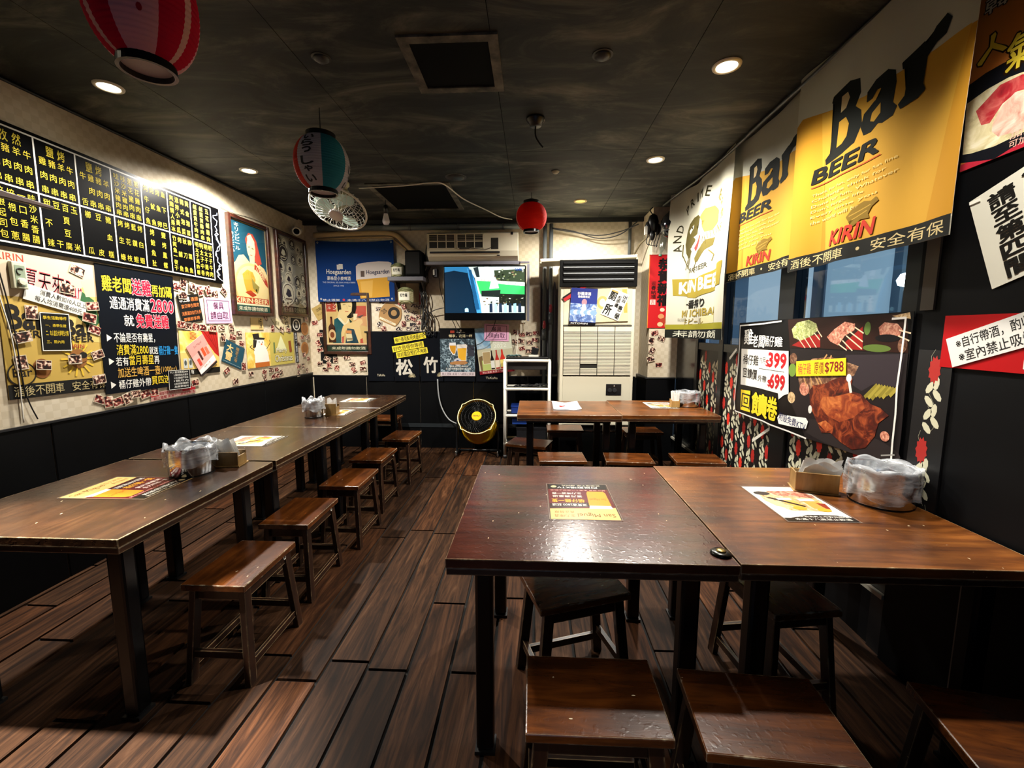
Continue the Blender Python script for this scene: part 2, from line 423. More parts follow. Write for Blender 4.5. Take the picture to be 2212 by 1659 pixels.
    def text(s, t, x0, y0, x1, y1, col, bold=0.0, ang=0.0, shear=0.0):
        vs, fs, a0, a1, b0, b1 = glyphs(t, bold)
        if len(t) == 1 and ord(t) > 0x2e00:
            _, _, ra, rb, rc, rd = glyphs('國', bold); pad = 0.02; a0, a1, b0, b1 = min(ra, a0), max(rb, a1), min(rc, b0), max(rd, b1)
        (X0, Y1), (X1, Y0) = s.P(x0, y0), s.P(x1, y1); cx, cy = (X0+X1)/2, (Y0+Y1)/2
        c, d = math.cos(math.radians(ang)), math.sin(math.radians(ang)); out = []
        for x, y, zz in vs:
            px = (x-a0)/(a1-a0)*(X1-X0) - (X1-X0)/2; py = (y-b0)/(b1-b0)*(Y1-Y0) - (Y1-Y0)/2
            px += shear*py; out.append((cx + px*c - py*d, cy + px*d + py*c, zz))
        s._put(col, 'lettering', out, fs)
        s.k += 8 if bold >= .05 else -1; return s
    def vtext(s, t, x0, y0, x1, y1, col, bold=0.0):
        n = len(t); g = 0.08
        for i, ch in enumerate(t):
            if ch == ' ': continue
            a = y0 + (y1-y0)*(i+g/2)/n; b = y0 + (y1-y0)*(i+1-g/2)/n
            s.text(ch, x0, a, x1, b, col, bold)
        return s
    def htext(s, t, x0, y0, x1, y1, col, bold=0.0, slope=0.0):
        n = len(t); g = 0.08
        for i, ch in enumerate(t):
            if ch == ' ': continue
            a = x0 + (x1-x0)*(i+g/2)/n; b = x0 + (x1-x0)*(i+1-g/2)/n; dy = slope*(i+.5)/n
            s.text(ch, a, y0+dy, b, y1+dy, col, bold)
        return s
    def done(s):
        for key in s.order:
            (col, kind), (vs, fs) = key, s.layers[key]
            me = bpy.data.meshes.new(kind)
            if s.cloth:
                bm = bmesh.new(); bv = [bm.verts.new(v) for v in vs]
                for f in fs:
                    try: bm.faces.new([bv[i] for i in f])
                    except ValueError: pass
                nu, nv = s.grid
                bmesh.ops.triangulate(bm, faces=bm.faces[:])
                for i in range(1, nu):
                    bmesh.ops.bisect_plane(bm, geom=bm.verts[:]+bm.edges[:]+bm.faces[:], plane_co=(-s.w/2+s.w*i/nu, 0, 0), plane_no=(1, 0, 0), dist=2e-6)
                for j in range(1, nv):
                    bmesh.ops.bisect_plane(bm, geom=bm.verts[:]+bm.edges[:]+bm.faces[:], plane_co=(0, s.h/2-s.h*j/nv, 0), plane_no=(0, 1, 0), dist=2e-6)
                for c in range(1-nv, nu):
                    bmesh.ops.bisect_plane(bm, geom=bm.verts[:]+bm.edges[:]+bm.faces[:], plane_co=(s.w*(c/nu-.5), s.h/2, 0), plane_no=(nu/s.w, nv/s.h, 0), dist=2e-6)
                bmesh.ops.triangulate(bm, faces=bm.faces[:])
                for v in bm.verts: v.co = s.warp(v.co.x, v.co.y, v.co.z*.6)
                for f in bm.faces: f.smooth = True
                bm.to_mesh(me); bm.free()
            else: me.from_pydata(vs, [], fs)
            mat = col if hasattr(col, 'name') else (cloth_mat(col) if s.cloth else M(col, s.rough, spec=s.spec))
            o = link(kind, me, s.o, [mat])
        return s.o

def food(name, a, b, c, scale): return blotch(name, [(0.3, a), (0.5, b), (0.68, c)], scale, 6.0, 0.45, distortion=1.2, kind='Object')
F_ROAST = food('print_roast', '#1a0604', '#541708', '#a04a24', 17)
F_MEAT = food('print_meat', '#6e2f22', '#b9735c', '#e0b093', 45)
F_GREEN = food('print_greens', '#4d5a2a', '#a3ab66', '#d9d8a8', 60)
F_NOODLE = food('print_noodles', '#b6a77a', '#dccfa2', '#f3ead0', 14)
F_RED = food('print_kimchi', '#6f1420', '#b32a33', '#d9756b', 12)
F_PINK = food('print_pork', '#c08575', '#e3b8a4', '#f2d9c8', 16)
F_MIX = food('print_mixed', '#2a1a14', '#6b4632', '#b08a68', 25)
F_PALE = food('print_pale', '#7d5a34', '#c9a878', '#e0cfae', 45)
F_SKY = food('print_sky', '#2f5c86', '#7ea3bf', '#c6d3d8', 5)
F_GOLD = food('print_gold', '#c9972c', '#e6c25a', '#f3e2a0', 7)
F_ICE = food('print_ice', '#141c22', '#31444f', '#a9c0cc', 28)
F_BLUE = food('print_waves', '#23306e', '#5b78ad', '#dbe6ee', 16)
# ------------------------------------------------------------------ the setting
fl = structure(MB().box(XL-.1, YF-.1, -.06, XR+.1, YB+.1, -.012).build('floor', M('#0a0705', 0.9)))
PW, PL, GAP = 0.175, 1.22, 0.014
plank_src = MB().box(-PW/2+GAP/2, 0, -.012, PW/2-GAP/2, 1, 0)
plank_me = bpy.data.meshes.new('plank'); plank_me.from_pydata(plank_src.v, [], plank_src.f); plank_me.materials.append(PLANK)
starts = {-1: 0.39, 0: 0.84, 1: 0.39, 2: 0.43, 3: 0.32, -2: 0.9}
k = 0; x = -0.335 + PW*11 + PW/2
col_i = -12
while x > XL - PW/2:
    c = col_i; y = YF - (0.61 if c % 2 else 0.0) - R.uniform(0, .5)
    if c in starts: y = starts[c] - PL*2
    while y < YB:
        a, b = max(y, YF), min(y+PL, YB)
        if b - a > 0.03:
            o = bpy.data.objects.new('plank', plank_me); COL.objects.link(o); o.parent = fl
            o.location = (x, a + GAP/2, R.uniform(-.0008, .0008)); o.scale = (1, b-a-GAP, 1)
        y += PL
    x -= PW; col_i += 1

ce = structure(MB().box(XL-.1, YF-.1, ZC+.012, XR+.1, YB+.1, ZC+.08).build('ceiling', M('#0b0b0a', 0.9)))
for i in range(6):
    for j in range(4):
        x0 = -2.92 + .91*i + .005; y0 = YF - .65 + 1.82*j + .005
        x1, y1 = min(x0+.907, XR), min(y0+1.817, YB); x0, y0 = max(x0, XL), max(y0, YF)
        if x1-x0 > .05 and y1-y0 > .05:
            MB().box(x0, y0, ZC, x1, y1, ZC+.012).build('ceiling_panel', CEIL, ce)
def hatch(x0, y0, x1, y1, label):
    t = thing('ceiling_hatch', label, 'hatch', loc=((x0+x1)/2, (y0+y1)/2, ZC))
    dx, dy, b = (x1-x0)/2, (y1-y0)/2, .045
    RIM = blotch('hatch_plaster', [(0.35, '#2a2926'), (0.65, '#6b665b')], 9, rough=0.8)
    m = MB()
    for (a, c, d, e) in ((-dx-b, -dy-b, dx+b, -dy), (-dx-b, dy, dx+b, dy+b), (-dx-b, -dy, -dx, dy), (dx, -dy, dx+b, dy)): m.box(a, c, -.010, d, e, 0)
    m.build('hatch_frame', RIM, t)
    MB().box(-dx, -dy, -.004, dx, dy, 0).build('hatch_panel', M('#020202', 0.9, spec=0.1), t)
hatch(-.55, 2.03, -.20, 2.38, 'square black hatch with rough plaster rim above the aisle')
hatch(-1.40, 3.85, -.76, 4.58, 'wide black hatch in the ceiling behind the orbit fan')

def wainscot(par, segs, fmap):
    for a, b in segs:
        fmap(a+.003, b-.003).build('wainscot_panel', BLACKWALL, par, bevel=0.003, seg=1)
wl = structure(MB().box(XL-.1, YF, 0, XL, YB, ZC).build('wall_left', WALLPAPER))
wainscot(wl, [(YF+.95*i, min(YF+.95*(i+1), YB)) for i in range(7)], lambda a, b: MB().box(XL, a, 0, XL+.010, b, WAIN))
MB().box(XL, YF, WAIN, XL+.014, YB, WAIN+.012).build('wainscot_cap', M('#15161a', 0.4), wl)
wb = structure(MB().box(XL, YB, 0, XR, YB+.1, ZC).build('wall_back', WALLPAPER))
wainscot(wb, [(XL+.02+.645*i, XL+.02+.645*(i+1)) for i in range(6)], lambda a, b: MB().box(a, YB-.010, 0, b, YB, WAIN-.03))
MB().box(XL+.01, YB-.016, .255, 1.2, YB-.01, .30).build('wainscot_rail', M('#23272a', 0.35), wb)
MB().box(XL+.01, YB-.014, WAIN-.03, 1.2, YB, WAIN-.02).build('wainscot_cap', M('#15161a', 0.4), wb)
pil = structure(MB().box(1.23, 4.64, WAIN, XR+.06, YB, ZC).build('pillar', WALLPAPER))
MB().box(1.215, 4.625, 0, XR, YB, WAIN).build('wainscot_panel', BLACKWALL, pil, bevel=.004)
MB().box(1.205, 4.615, WAIN, XR, YB, WAIN+.014).build('wainscot_cap', M('#1b1d20', .4), pil)
structure(MB().box(XL, YB-.03, ZC-.045, 1.23, YB, ZC).build('trim_1', M('#0d0e0e', .6)))
# right side: black wall near the camera, then the window bay
FRAMEBLK = M('#050608', 0.35)
structure(MB().box(1.50, YF, 0, XR+.2, 1.78, ZC).box(XR, 1.78, 2.45, XR+.1, 4.64, ZC).build('wall_right', BLACKWALL))
win = structure(MB().box(XR-.01, 1.78, 0, XR+.06, 1.86, 2.45).build('window_1', FRAMEBLK))
for ya, yb in ((2.60, 2.76), (3.50, 3.58)): MB().box(XR-.01, ya, .28, XR+.06, yb, 2.45).build('mullion', FRAMEBLK, win, bevel=.004)
MB().box(XR+.01, 4.05, .28, XR+.05, 4.64, 2.45).build('dark_panel', M('#0a0c0e', .15), win); MB().box(XR-.01, 4.02, .28, XR+.06, 4.08, 2.45).build('mullion', FRAMEBLK, win, bevel=.004)
for za, zb in ((1.24, 1.30), (2.39, 2.45)): MB().box(XR-.005, 1.86, za, XR+.055, 4.05, zb).build('rail', FRAMEBLK, win)
MB().box(XR, 1.78, 0, XR+.06, 4.64, .27).build('kerb', BLACKWALL, win)
MB().box(XR-.030, 1.78, .265, XR-.012, 4.60, .284).build('track', M('#a9a596', .4, 0.3), win)
MB().box(XR-.006, 1.78, .27, XR+.010, 4.60, .300).build('track', M('#4a4a44', .4, 0.3), win)
for ya, yb in ((1.86, 2.60), (2.76, 3.50), (3.58, 4.02)):
    MB().box(XR+.020, ya, 1.30, XR+.026, yb, 2.39).build('pane', GLASS, win)
PETAL, PETAL2, LEAF = '#d8301f', '#a3201a', '#c4c1a6'
def floral(name, ya, yb, za, zb, x, seed, par):
    rr = random.Random(seed)
    o = MB().box(x, ya, za, x+.006, yb, zb).build(name, M('#08080a', .45), par)
    for colr, kind in ((PETAL, 'f'), (PETAL2, 'f'), (LEAF, 'l'), ('#8f8d78', 's')):
        m = MB(); zc = za + .06; 
        rows = int((zb-za)/.095)+1; cols = max(1, int((yb-ya)/.075))
        rk = random.Random(seed*31 + 5)
        for r_ in range(rows):
            for c_ in range(cols):
                jy, jz, ch = rk.uniform(-.018, .018), rk.uniform(-.02, .02), rk.random()
                cy, cz = ya + (c_+.5)*(yb-ya)/cols + jy, za + .06 + r_*.095 + jz
                if cz > zb-.05 or cy < ya+.02 or cy > yb-.02: continue
                is_f = (r_ + 2*c_) % 3 == 0
                if kind == 'f' and is_f and (ch < .5) == (colr == PETAL):
                    pts = []
                    for q in range(22):
                        a = 2*PI*q/22; rad = 1.0 if q % 2 == 0 else .78
                        pts.append((x-.0006, cy+.026*rad*math.cos(a), cz+.054*rad*math.sin(a)))
                    m.add(pts, [tuple(range(22))])
                if kind == 'l' and not is_f:
                    for s_, (dy, dz, rot) in enumerate(((.014, .022, .5), (-.018, -.004, -.7), (.012, -.030, 2.4), (-.010, .04, .1))):
                        pts = []
                        for q in range(8):
                            a = 2*PI*q/8; px, pz = .0125*math.cos(a), .026*math.sin(a)
                            pts.append((x-.0005, cy+dy+px*math.cos(rot)-pz*math.sin(rot), cz+dz+px*math.sin(rot)+pz*math.cos(rot)))
                        m.add(pts, [tuple(range(8))])
                if kind == 's':
                    for q in range(5):
                        a = q*.5; y0, z0 = cy+.02*math.sin(a*2+ch*6), cz-.05+q*.025
                        y1, z1 = cy+.02*math.sin((a+.5)*2+ch*6), z0+.025
                        m.add([(x-.0004, y0-.0008, z0), (x-.0004, y0+.0008, z0), (x-.0004, y1+.0008, z1), (x-.0004, y1-.0008, z1)], [(0, 1, 2, 3)])
        if m.v: m.build('flower_print', M(colr, .5), o)
    return o
floral('floral_film', 2.76, 3.50, .285, 1.24, XR+.012, 3, win); floral('floral_film', 3.58, 4.02, .285, 1.24, XR+.012, 4, win); floral('floral_film', 1.86, 2.60, .285, 1.24, XR+.012, 5, win)
fs_ = floral('floral_strip', 1.60, 1.74, .62, 1.33, 1.494, 9, None); tag(fs_, 'narrow black strip of pale printed leaves on the dark wall by the window', 'wallpaper')
tag(MB().box(1.492, 1.70, 1.48, 1.50, 1.755, 2.2).build('grey_strip', M('#5b564c', .7)), 'plain grey vertical strip on the dark wall above the printed leaves', 'strip')
# wall behind the camera with the shop door standing open
wf = structure(MB().box(XL-.1, YF-.1, 0, -.7, YF, ZC).box(.4, YF-.1, 0, XR+.1, YF, ZC).box(-.7, YF-.1, 2.1, .4, YF, ZC).build('wall_front', BLACKWALL))
# street outside the window
structure(MB().box(XR+.1, YF-4, -.12, 9, 16, -.02).build('street', M('#2b2f33', .8)))
bl = thing('shop_building', 'blue grey shop front across the street seen through the window', 'building', loc=(5.6, 8, -.02))
FACADE = M('#b9c6cc', .7)
MB().box(0, -6, 0, .3, 6, 3.5).build('facade', FACADE, bl)
for ya, yb, cc in ((-3.9, -2.4, '#a3b6c0'), (-2.1, -1.2, '#dfe6e8'), (-1.0, .6, '#9fb4bf'), (1.0, 3.6, '#c3d0d6')):
    f = MB().box(-.04, ya, .3, 0, yb, 2.9).build('glow_panel', M(cc, .5, emit=.95), bl)  # facade panels made to glow, added to brighten the view outside
for yy in (-2.25, -1.1, .8): MB().box(-.12, yy-.08, 0, 0, yy+.08, 3.2).build('column', M('#5a6c78', .6), bl)
MB().box(-.25, -5, 2.95, 0, 5, 3.3).build('awning', M('#8fa0aa', .6), bl)
sl = thing('street_lamp', 'bright white lamp on a thin pole outside the window', 'lamp', loc=(5.1, 6.25, -.02))
MB().lathe([(.05, 0), (.03, .1), (.03, 2.0)], 10).build('pole', GREYPIPE, sl)
MB().lathe([(.0, 2.02), (.09, 2.05), (.11, 2.12), (.07, 2.2), (0, 2.22)], 16).build('lamp_head', M('#f4fbff', .5, emit=40.0), sl)
# ------------------------------------------------------------------ tables and stools
def table(x0, x1, y0, y1, label, group, top=None):
    w_, d_ = x1-x0, y1-y0; z = .73
    t = thing('dining_table', label, 'table', group, loc=((x0+x1)/2, (y0+y1)/2, 0))
    hx, hy = w_/2, d_/2
    MB().box(-hx, -hy, z-.030, hx, hy, z).build('tabletop', top or TABLEWOOD, t, bevel=.0012, seg=1)
    MB().box(-hx+.002, -hy+.002, z-.052, hx-.002, hy-.002, z-.0305).build('edge_band', EDGEWOOD, t, bevel=.002)
    ix, iy = hx-.105, hy-.105
    m = MB()
    m.box(-ix-.03, -iy-.03, z-.082, ix+.03, -iy+.03, z-.0525).box(-ix-.03, iy-.03, z-.082, ix+.03, iy+.03, z-.0525).box(-ix-.03, -iy, z-.082, -ix+.03, iy, z-.0525).box(ix-.03, -iy, z-.082, ix+.03, iy, z-.0525)
    m.build('under_frame', BLACKPAINT, t)
    for sx in (-1, 1):
        for sy in (-1, 1):
            MB().box(sx*ix-.029, sy*iy-.029, .012, sx*ix+.029, sy*iy+.029, z-.0825).build('leg', BLACKPAINT, t, bevel=.010)
            MB().box(sx*ix-.034, sy*iy-.034, 0, sx*ix+.034, sy*iy+.034, .012).build('foot_cap', BLACKPL, t)
    return t
TBL = 'dark wooden dining tables'
table(-.255, .603, 1.195, 2.10, 'dark wooden table with the beer menu, nearest the aisle in the front pair', TBL)
table(.609, 1.485, 1.205, 2.125, 'warm brown wooden table with bagged pot and napkin box, in the front pair', TBL, TABLEWOOD2)
table(-2.14, -1.34, 1.262, 2.105, 'nearest wooden table of the row along the poster wall, bearing a bagged pot', TBL, TABLEWOOD3)
table(-2.14, -1.335, 2.125, 2.905, 'wooden table with a white menu, second in the row along the poster wall', TBL, TABLEWOOD3)
table(-2.14, -1.335, 2.909, 3.680, 'wooden table with pot and upright napkin box, third along the poster wall', TBL, TABLEWOOD3)
table(-2.14, -1.335, 3.684, 4.46, 'farthest wooden table of the row along the poster wall, near the dark curtains', TBL, TABLEWOOD3)
table(-.12, .722, 3.43, 4.15, 'wooden table with a creased white paper in front of the big air conditioner', TBL, TABLEWOOD2)
table(.728, 1.508, 3.45, 4.21, 'wooden table with pot and chopstick holder beside the flowered window panels', TBL, TABLEWOOD2)

def make_stool():
    t = thing('wooden_stool', '', 'stool', 'small wooden stools')
    hx, hy, s, th = .13, .182, .42, .027                      # 26 by 36 cm seat, long along y
    MB().box(-hx, -hy, s-th, hx, hy, s).build('seat', STOOLWOOD, t, bevel=.004, seg=2)
    for sx in (-1, 1):
        for sy in (-1, 1):
            MB().bar((sx*(hx-.008), sy*(hy-.006), 0), (sx*(hx-.030), sy*(hy-.042), s-th), .026, .040).build('leg', STOOLLEG, t, bevel=.003)
    for sy in (-1, 1):
        MB().box(-hx+.030, sy*(hy-.046)-.009, s-th-.055, hx-.030, sy*(hy-.046)+.009, s-th).build('apron', STOOLLEG, t)
        MB().box(-hx+.012, sy*(hy-.016)-.009, .105, hx-.012, sy*(hy-.016)+.009, .135).build('stretcher', STOOLLEG, t)
    for sx in (-1, 1):
        MB().box(sx*(hx-.030)-.008, -hy+.05, s-th-.05, sx*(hx-.030)+.008, hy-.05, s-th).build('apron', STOOLLEG, t)
        MB().box(sx*(hx-.013)-.008, -hy+.02, .060, sx*(hx-.013)+.008, hy-.02, .090).build('stretcher', STOOLLEG, t)
    pts = [(hx-.012, hy-.075+.008*math.cos(a), s-th-.014+.008*math.sin(a)) for a in [2*PI*i/12 for i in range(12)]]
    MB().tube(pts, .0022, 6, closed=True).build('screw_eye', M('#d5d2c6', .4, .5), t, smooth=True)
    return t
stool0 = make_stool()
STOOLS = [  # x, y, turn, label
 (-1.238, 1.69, 0.0, 'nearest wooden stool along the poster wall row, its near seat corner chipped white'),
 (-1.272, 2.22, 0.02, 'second stool along the aisle side of the poster wall tables'),
 (-1.232, 2.775, 0.0, 'third stool along the aisle side of the poster wall tables, white ring underneath'),
 (-1.272, 3.33, -.02, 'dark stool pushed under the poster wall tables, fourth along the aisle'),
 (-1.235, 3.975, -.06, 'far stool at the last poster wall table, turned slightly outward'),
 (-1.71, 4.83, PI/2, 'wooden stool beyond the end of the poster wall tables, under the dark curtains'),
 (.170, 1.075, PI/2, 'scratched brown stool in the foreground under the menu table edge'),
 (.602, 1.035, PI/2-.06, 'worn stool with dark knot and whitened corners, in the foreground'),
 (1.215, .995, PI/2-.20, 'shadowed stool in the dark corner by the black wall'),
 (.165, 1.60, PI/2+.33, 'stool turned askew beneath the menu table'),
 (.235, 3.325, PI/2+.04, 'golden brown stool at the near side of the far table, below the white paper'),
 (.755, 3.32, PI/2-.06, 'golden brown stool below the joint of the two far tables'),
 (1.285, 3.33, PI/2-.06, 'reddish stool nearest the flowered window panels'),
 (.335, 4.36, PI/2, 'stool behind the far table, against the big air conditioner'),
 (1.10, 4.30, PI/2+.05, 'stool behind the far table, beside the wallpapered pillar'),
 (-.02, 3.765, PI/2-.3, 'low dark stool at the end of the far table, beside the white rack'),
 (.95, 1.63, .15, 'stool pushed right under the warm brown front table'),
]
for i, (x, y, rz, lb) in enumerate(STOOLS):
    o = stool0 if i == 0 else dup(stool0)
    o.location = (x, y, 0); o.rotation_euler = (0, 0, rz); o['label'] = lb
stool0['label'] = STOOLS[0][3]

# ------------------------------------------------------------------ things on the tables
TZ = .73
def bagged_pot(x, y, r, h, label, drop, rag):
    """a steel pot with a clear bag pulled over its rim"""
    t = thing('steel_pot', label, 'pot', 'bagged steel pots on the tables', loc=(x, y, TZ))
    MB().lathe([(0, .004), (r*.93, .004), (r*.97, .010), (r*.985, h*.5), (r, h-.004), (r+.004, h), (r-.003, h), (r-.004, h-.01), (r*.95, .012), (0, .010)], 40).build('pot_body', STEEL, t, smooth=True)
    MB().lathe([(0, 0), (r*.95, 0), (r*.95, .004), (0, .004)], 40).build('pot_base', BLACKPL, t)
    rr = random.Random(int(x*1000)); n = 64; prof = []
    steps = 11; vs = []; off = [rr.uniform(0, 6) for _ in range(6)]
    for i in range(steps):
        f = i/(steps-1)
        for j in range(n):
            q = 2*PI*j/n
            wob = .0045*math.sin(9*q+off[0]+f*4) + .003*math.sin(17*q+off[1]-f*7) + .003*math.sin(5*q+off[2]+f*9)
            if i < 3:
                rad = r*(.86 + .07*i) - .004 + wob*.6; z = h + .004 - (2-i)*.018 + .006*math.sin(7*q+off[3]) * (rag if i == 2 else .6)
            else:
                g = (i-3)/(steps-4); rad = r + .006 + .004*abs(math.sin(3*q+g*8+off[4])) + wob*(.5+.5*g); z = h + .006 + (.008*rag*math.sin(6*q+off[5]) if i == 3 else 0) - g*drop*h + (.010*math.sin(4*q+off[0])*g)
            vs.append((rad*math.cos(q), rad*math.sin(q), max(z, .012)))
    m = MB(); m.add(vs, [(i*n+j, i*n+(j+1) % n, (i+1)*n+(j+1) % n, (i+1)*n+j) for i in range(steps-1) for j in range(n)])
    m.build('plastic_bag', BAGMAT, t, smooth=True)
    return t
def tissue(m, cx, cy, z0, L, h, n, rr, lean=0.0):
    """a pad of folded napkins: thin wavy upright sheets"""
    for k in range(n):
        yy = cy + (k-(n-1)/2)*.007; ph = rr.uniform(0, 6); a = 8; top = h*rr.uniform(.85, 1.1)
        vs = []
        for i in range(a+1):
            xx = cx - L/2 + L*i/a
            vs += [(xx, yy, z0), (xx+lean*top, yy+.004*math.sin(i+ph), z0+top*(.92+.12*math.sin(i*.9+ph)))]
        m.add(vs, [(2*i, 2*i+2, 2*i+3, 2*i+1) for i in range(a)])
def napkin_box(x, y, rz, L, D, h, label, n=8, hn=.05, lean=.0, group='wooden napkin boxes on the tables'):
    t = thing('napkin_box', label, 'napkin box', group, loc=(x, y, TZ), rz=rz)
    m = MB(); th = .006
    m.box(-L/2, -D/2, .006, L/2, -D/2+th, h).box(-L/2, D/2-th, .006, L/2, D/2, h*.9).box(-L/2, -D/2+th, .006, -L/2+th, D/2-th, h*.95).box(L/2-th, -D/2+th, .006, L/2, D/2-th, h*.7)
    m.build('box_walls', TINWOOD, t, bevel=.0015)
    MB().box(-L/2-.006, -D/2-.006, 0, L/2+.006, D/2+.006, .006).build('box_base', TINWOOD, t, bevel=.001)
    m = MB(); tissue(m, 0, 0, .01, L-.018, h+hn-.01, n, random.Random(int(x*999)+3), lean); m.build('napkins', NAPKIN, t)
    return t
bagged_pot(1.375, 1.70, .108, .148, 'large steel pot in a clear plastic bag on the warm brown front table', .82, 1)
bagged_pot(-1.615, 1.915, .095, .135, 'steel pot with ruffled clear bag on the nearest table of the poster wall row', .62, 2.2)
bagged_pot(-1.72, 3.27, .072, .135, 'slim steel pot with crumpled white bag on the third poster wall table', .62, 2.6)
bagged_pot(1.40, 3.90, .097, .132, 'steel pot wrapped in clear film beside the flowered window panels', .7, .6)
napkin_box(1.198, 1.825, -.30, .155, .095, .085, 'low wooden napkin box spilling white napkins on the warm brown front table', 7, .045, .25)
napkin_box(-1.535, 2.045, .15, .14, .085, .075, 'wooden napkin box with tall white napkins on the nearest poster wall table', 8, .055, -.35)
napkin_box(-1.615, 3.365, .1, .085, .08, .095, 'upright tan napkin box beside the slim pot on the third poster wall table', 6, .03)
th = thing('chopstick_holder', 'small wooden holder packed with paper wrapped chopsticks beside the far pot', 'holder', loc=(1.268, 3.845, TZ))
MB().box(-.036, -.03, 0, .036, -.024, .06).box(-.036, .024, 0, .036, .03, .075).box(-.036, -.024, 0, -.03, .024, .07).box(.03, -.024, 0, .036, .024, .07).box(-.036, -.03, 0, .036, .03, .004).build('holder_box', TINWOOD, th)
rr = random.Random(5); m = MB()
for i in range(26):
    a, b = rr.uniform(-.025, .025), rr.uniform(-.019, .019); hh = rr.uniform(.11, .15)
    m.bar((a, b, .006), (a+rr.uniform(-.012, .012), b+rr.uniform(-.008, .008), hh), .009, .004)
o_ = m.build('chopsticks', NAPKIN, th); o_['kind'] = 'stuff'

def film(S):   # the clear tape round a stuck down sheet
    S.box(-.02, -.012, 1.02, 1.012, .0022, '#8d7f72')
def beer_menu(u, v, ang, label):
    S = Sheet('table_menu', label, 'menu', frame('T', u, v, ang, TZ), .25, .355, '#e0b869', 'printed menus stuck on the tables', thick=.0012, rough=.25)
    S.rect(0, 0, 1, 1, '#dfbb74').text('San Miguel', .05, .06, .60, .17, '#7d5418', .01).text('生力啤酒', .64, .05, .94, .12, '#7d5418').text('真正醇厚', .64, .15, .94, .21, '#7d5418')
    S.poly([(0,.30),(1,.26),(1,.84),(0,.84)], '#5e1719').poly([(.30,.33),(1,.27),(1,.40),(.34,.44)], '#2c100e').rect(0, .84, 1, 1, '#120f0d')
    S.poly([(.04,.27),(.40,.27),(.38,.36),(.06,.36)], '#efe8de').poly([(.05,.35),(.39,.35),(.37,.72),(.35,.77),(.09,.77),(.06,.72)], '#e0922a').text('San Miguel', .09, .50, .35, .57, '#8a4a14')
    S.text('消費滿2800 就送', .42, .33, .96, .40, '#f3efe4', .01).text('桶仔雞一隻', .44, .43, .96, .53, '#e8b03c', .02).text('當月壽星送', .46, .58, .94, .64, '#f2ece0', .01).text('生力啤酒一壺', .46, .67, .94, .73, '#f2ece0', .01).text('禁止酒駕 未滿十八歲禁止飲酒', .04, .785, .96, .82, '#e7a9a0')
    S.text('附設歡唱KTV', .16, .86, .84, .92, '#f3efe4', .01).text('歡樂唱不停 2800元', .10, .94, .76, .98, '#d9cfb8').ell(.90, .92, .05, .035, '#c9b48a')
    film(S); return S.done()
beer_menu(.196, 1.66, 180, 'upside down red and amber beer menu stuck on the front menu table')
beer_menu(-1.735, 1.715, 91, 'amber and dark red beer menu stuck on the nearest poster wall table')
def white_menu(u, v, ang, w_, h_, label, seed):
    S = Sheet('table_menu', label, 'menu', frame('T', u, v, ang, TZ), w_, h_, '#eae6da', 'printed menus stuck on the tables', thick=.0012, rough=.25)
    S.poly([(.12,.18),(.9,.12),(.96,.45),(.8,.74),(.25,.72),(.08,.4)], F_PALE).poly([(.3,.14),(.9,.13),(.94,.30),(.40,.30)], F_MEAT).poly([(.30,.42),(.52,.40),(.60,.62),(.40,.64)], '#d9a85a').poly([(.66,.46),(.90,.44),(.88,.66),(.66,.66)], '#cf9a4e').poly([(.06,.42),(.26,.46),(.34,.66),(.14,.60)], '#d8c28e').poly([(.82,.5),(.95,.52),(.90,.68),(.84,.66)], '#8d3a28').ell(.18, .22, .13, .06, '#2d2a2a').poly([(.45,.2),(.97,.26),(.95,.36),(.5,.3)], F_MEAT).poly([(.15,.36),(.22,.34),(.60,.60),(.55,.62)], '#2a2420').rect(.30, .36, .52, .43, '#d3d2d0').rect(.62, .38, .86, .45, '#d3d2d0').ell(.45, .66, .10, .05, '#d9a23a').ell(.78, .70, .10, .05, '#d9a23a')
    S.poly([(0, 1), (1, 1), (1, .90), (.82, .84), (.4, .84), (.1, .92), (0, .92)], '#1b1715').text('生力啤酒清爽上市歡迎品嚐', .10, .86, .95, .90, '#e8e5da').text('未滿十八歲禁止飲酒', .14, .92, .94, .97, '#e8e5da')
    film(S); return S.done()
white_menu(1.035, 1.675, 0, .245, .345, 'white food menu beside the napkin box on the warm brown front table', 1)
white_menu(-1.715, 2.515, 92, .245, .30, 'white food menu on the second table of the poster wall row', 2)
white_menu(-1.70, 4.11, 90, .245, .28, 'white food menu alone on the farthest poster wall table', 3)
white_menu(-1.60, 3.46, 92, .25, .20, 'white food menu partly under the upright tan napkin box', 4)
white_menu(1.17, 3.93, 0, .24, .32, 'food menu beside the chopstick holder on the far table', 5)
S = Sheet('paper_sheet', 'creased white paper with red ink blot on the far table', 'paper', frame('T', .305, 3.84, 0, TZ+.001), .24, .40, '#dfe1e2', thick=.001, cloth=lambda a, b: (0, 0, .004+.012*abs(a-.5)**2*4+.004*math.sin(9*a+4*b)), grid=(10, 8))
for i in range(9): S.rect(.1, .1+.08*i, .1+.8*(.6+.4*((i*7) % 5)/5), .115+.08*i, '#9aa0a6')
S.ell(.3, .55, .06, .08, '#c2322c').poly([(.3,.55),(.45,.45),(.48,.5),(.34,.62)], '#c2322c'); S.done()
kb = thing('table_button', 'round black and brass bell button at the table corner', 'button', loc=(.575, 1.262, TZ))
MB().lathe([(0, 0), (.030, 0), (.031, .004), (.026, .009), (.014, .010)], 28).build('button_base', M('#15140f', .25, .6), kb, smooth=True)
MB().lathe([(.014, .0095), (.014, .012), (.008, .014), (0, .0145)], 20).build('button_cap', M('#8f7a45', .3, .9), kb, smooth=True)
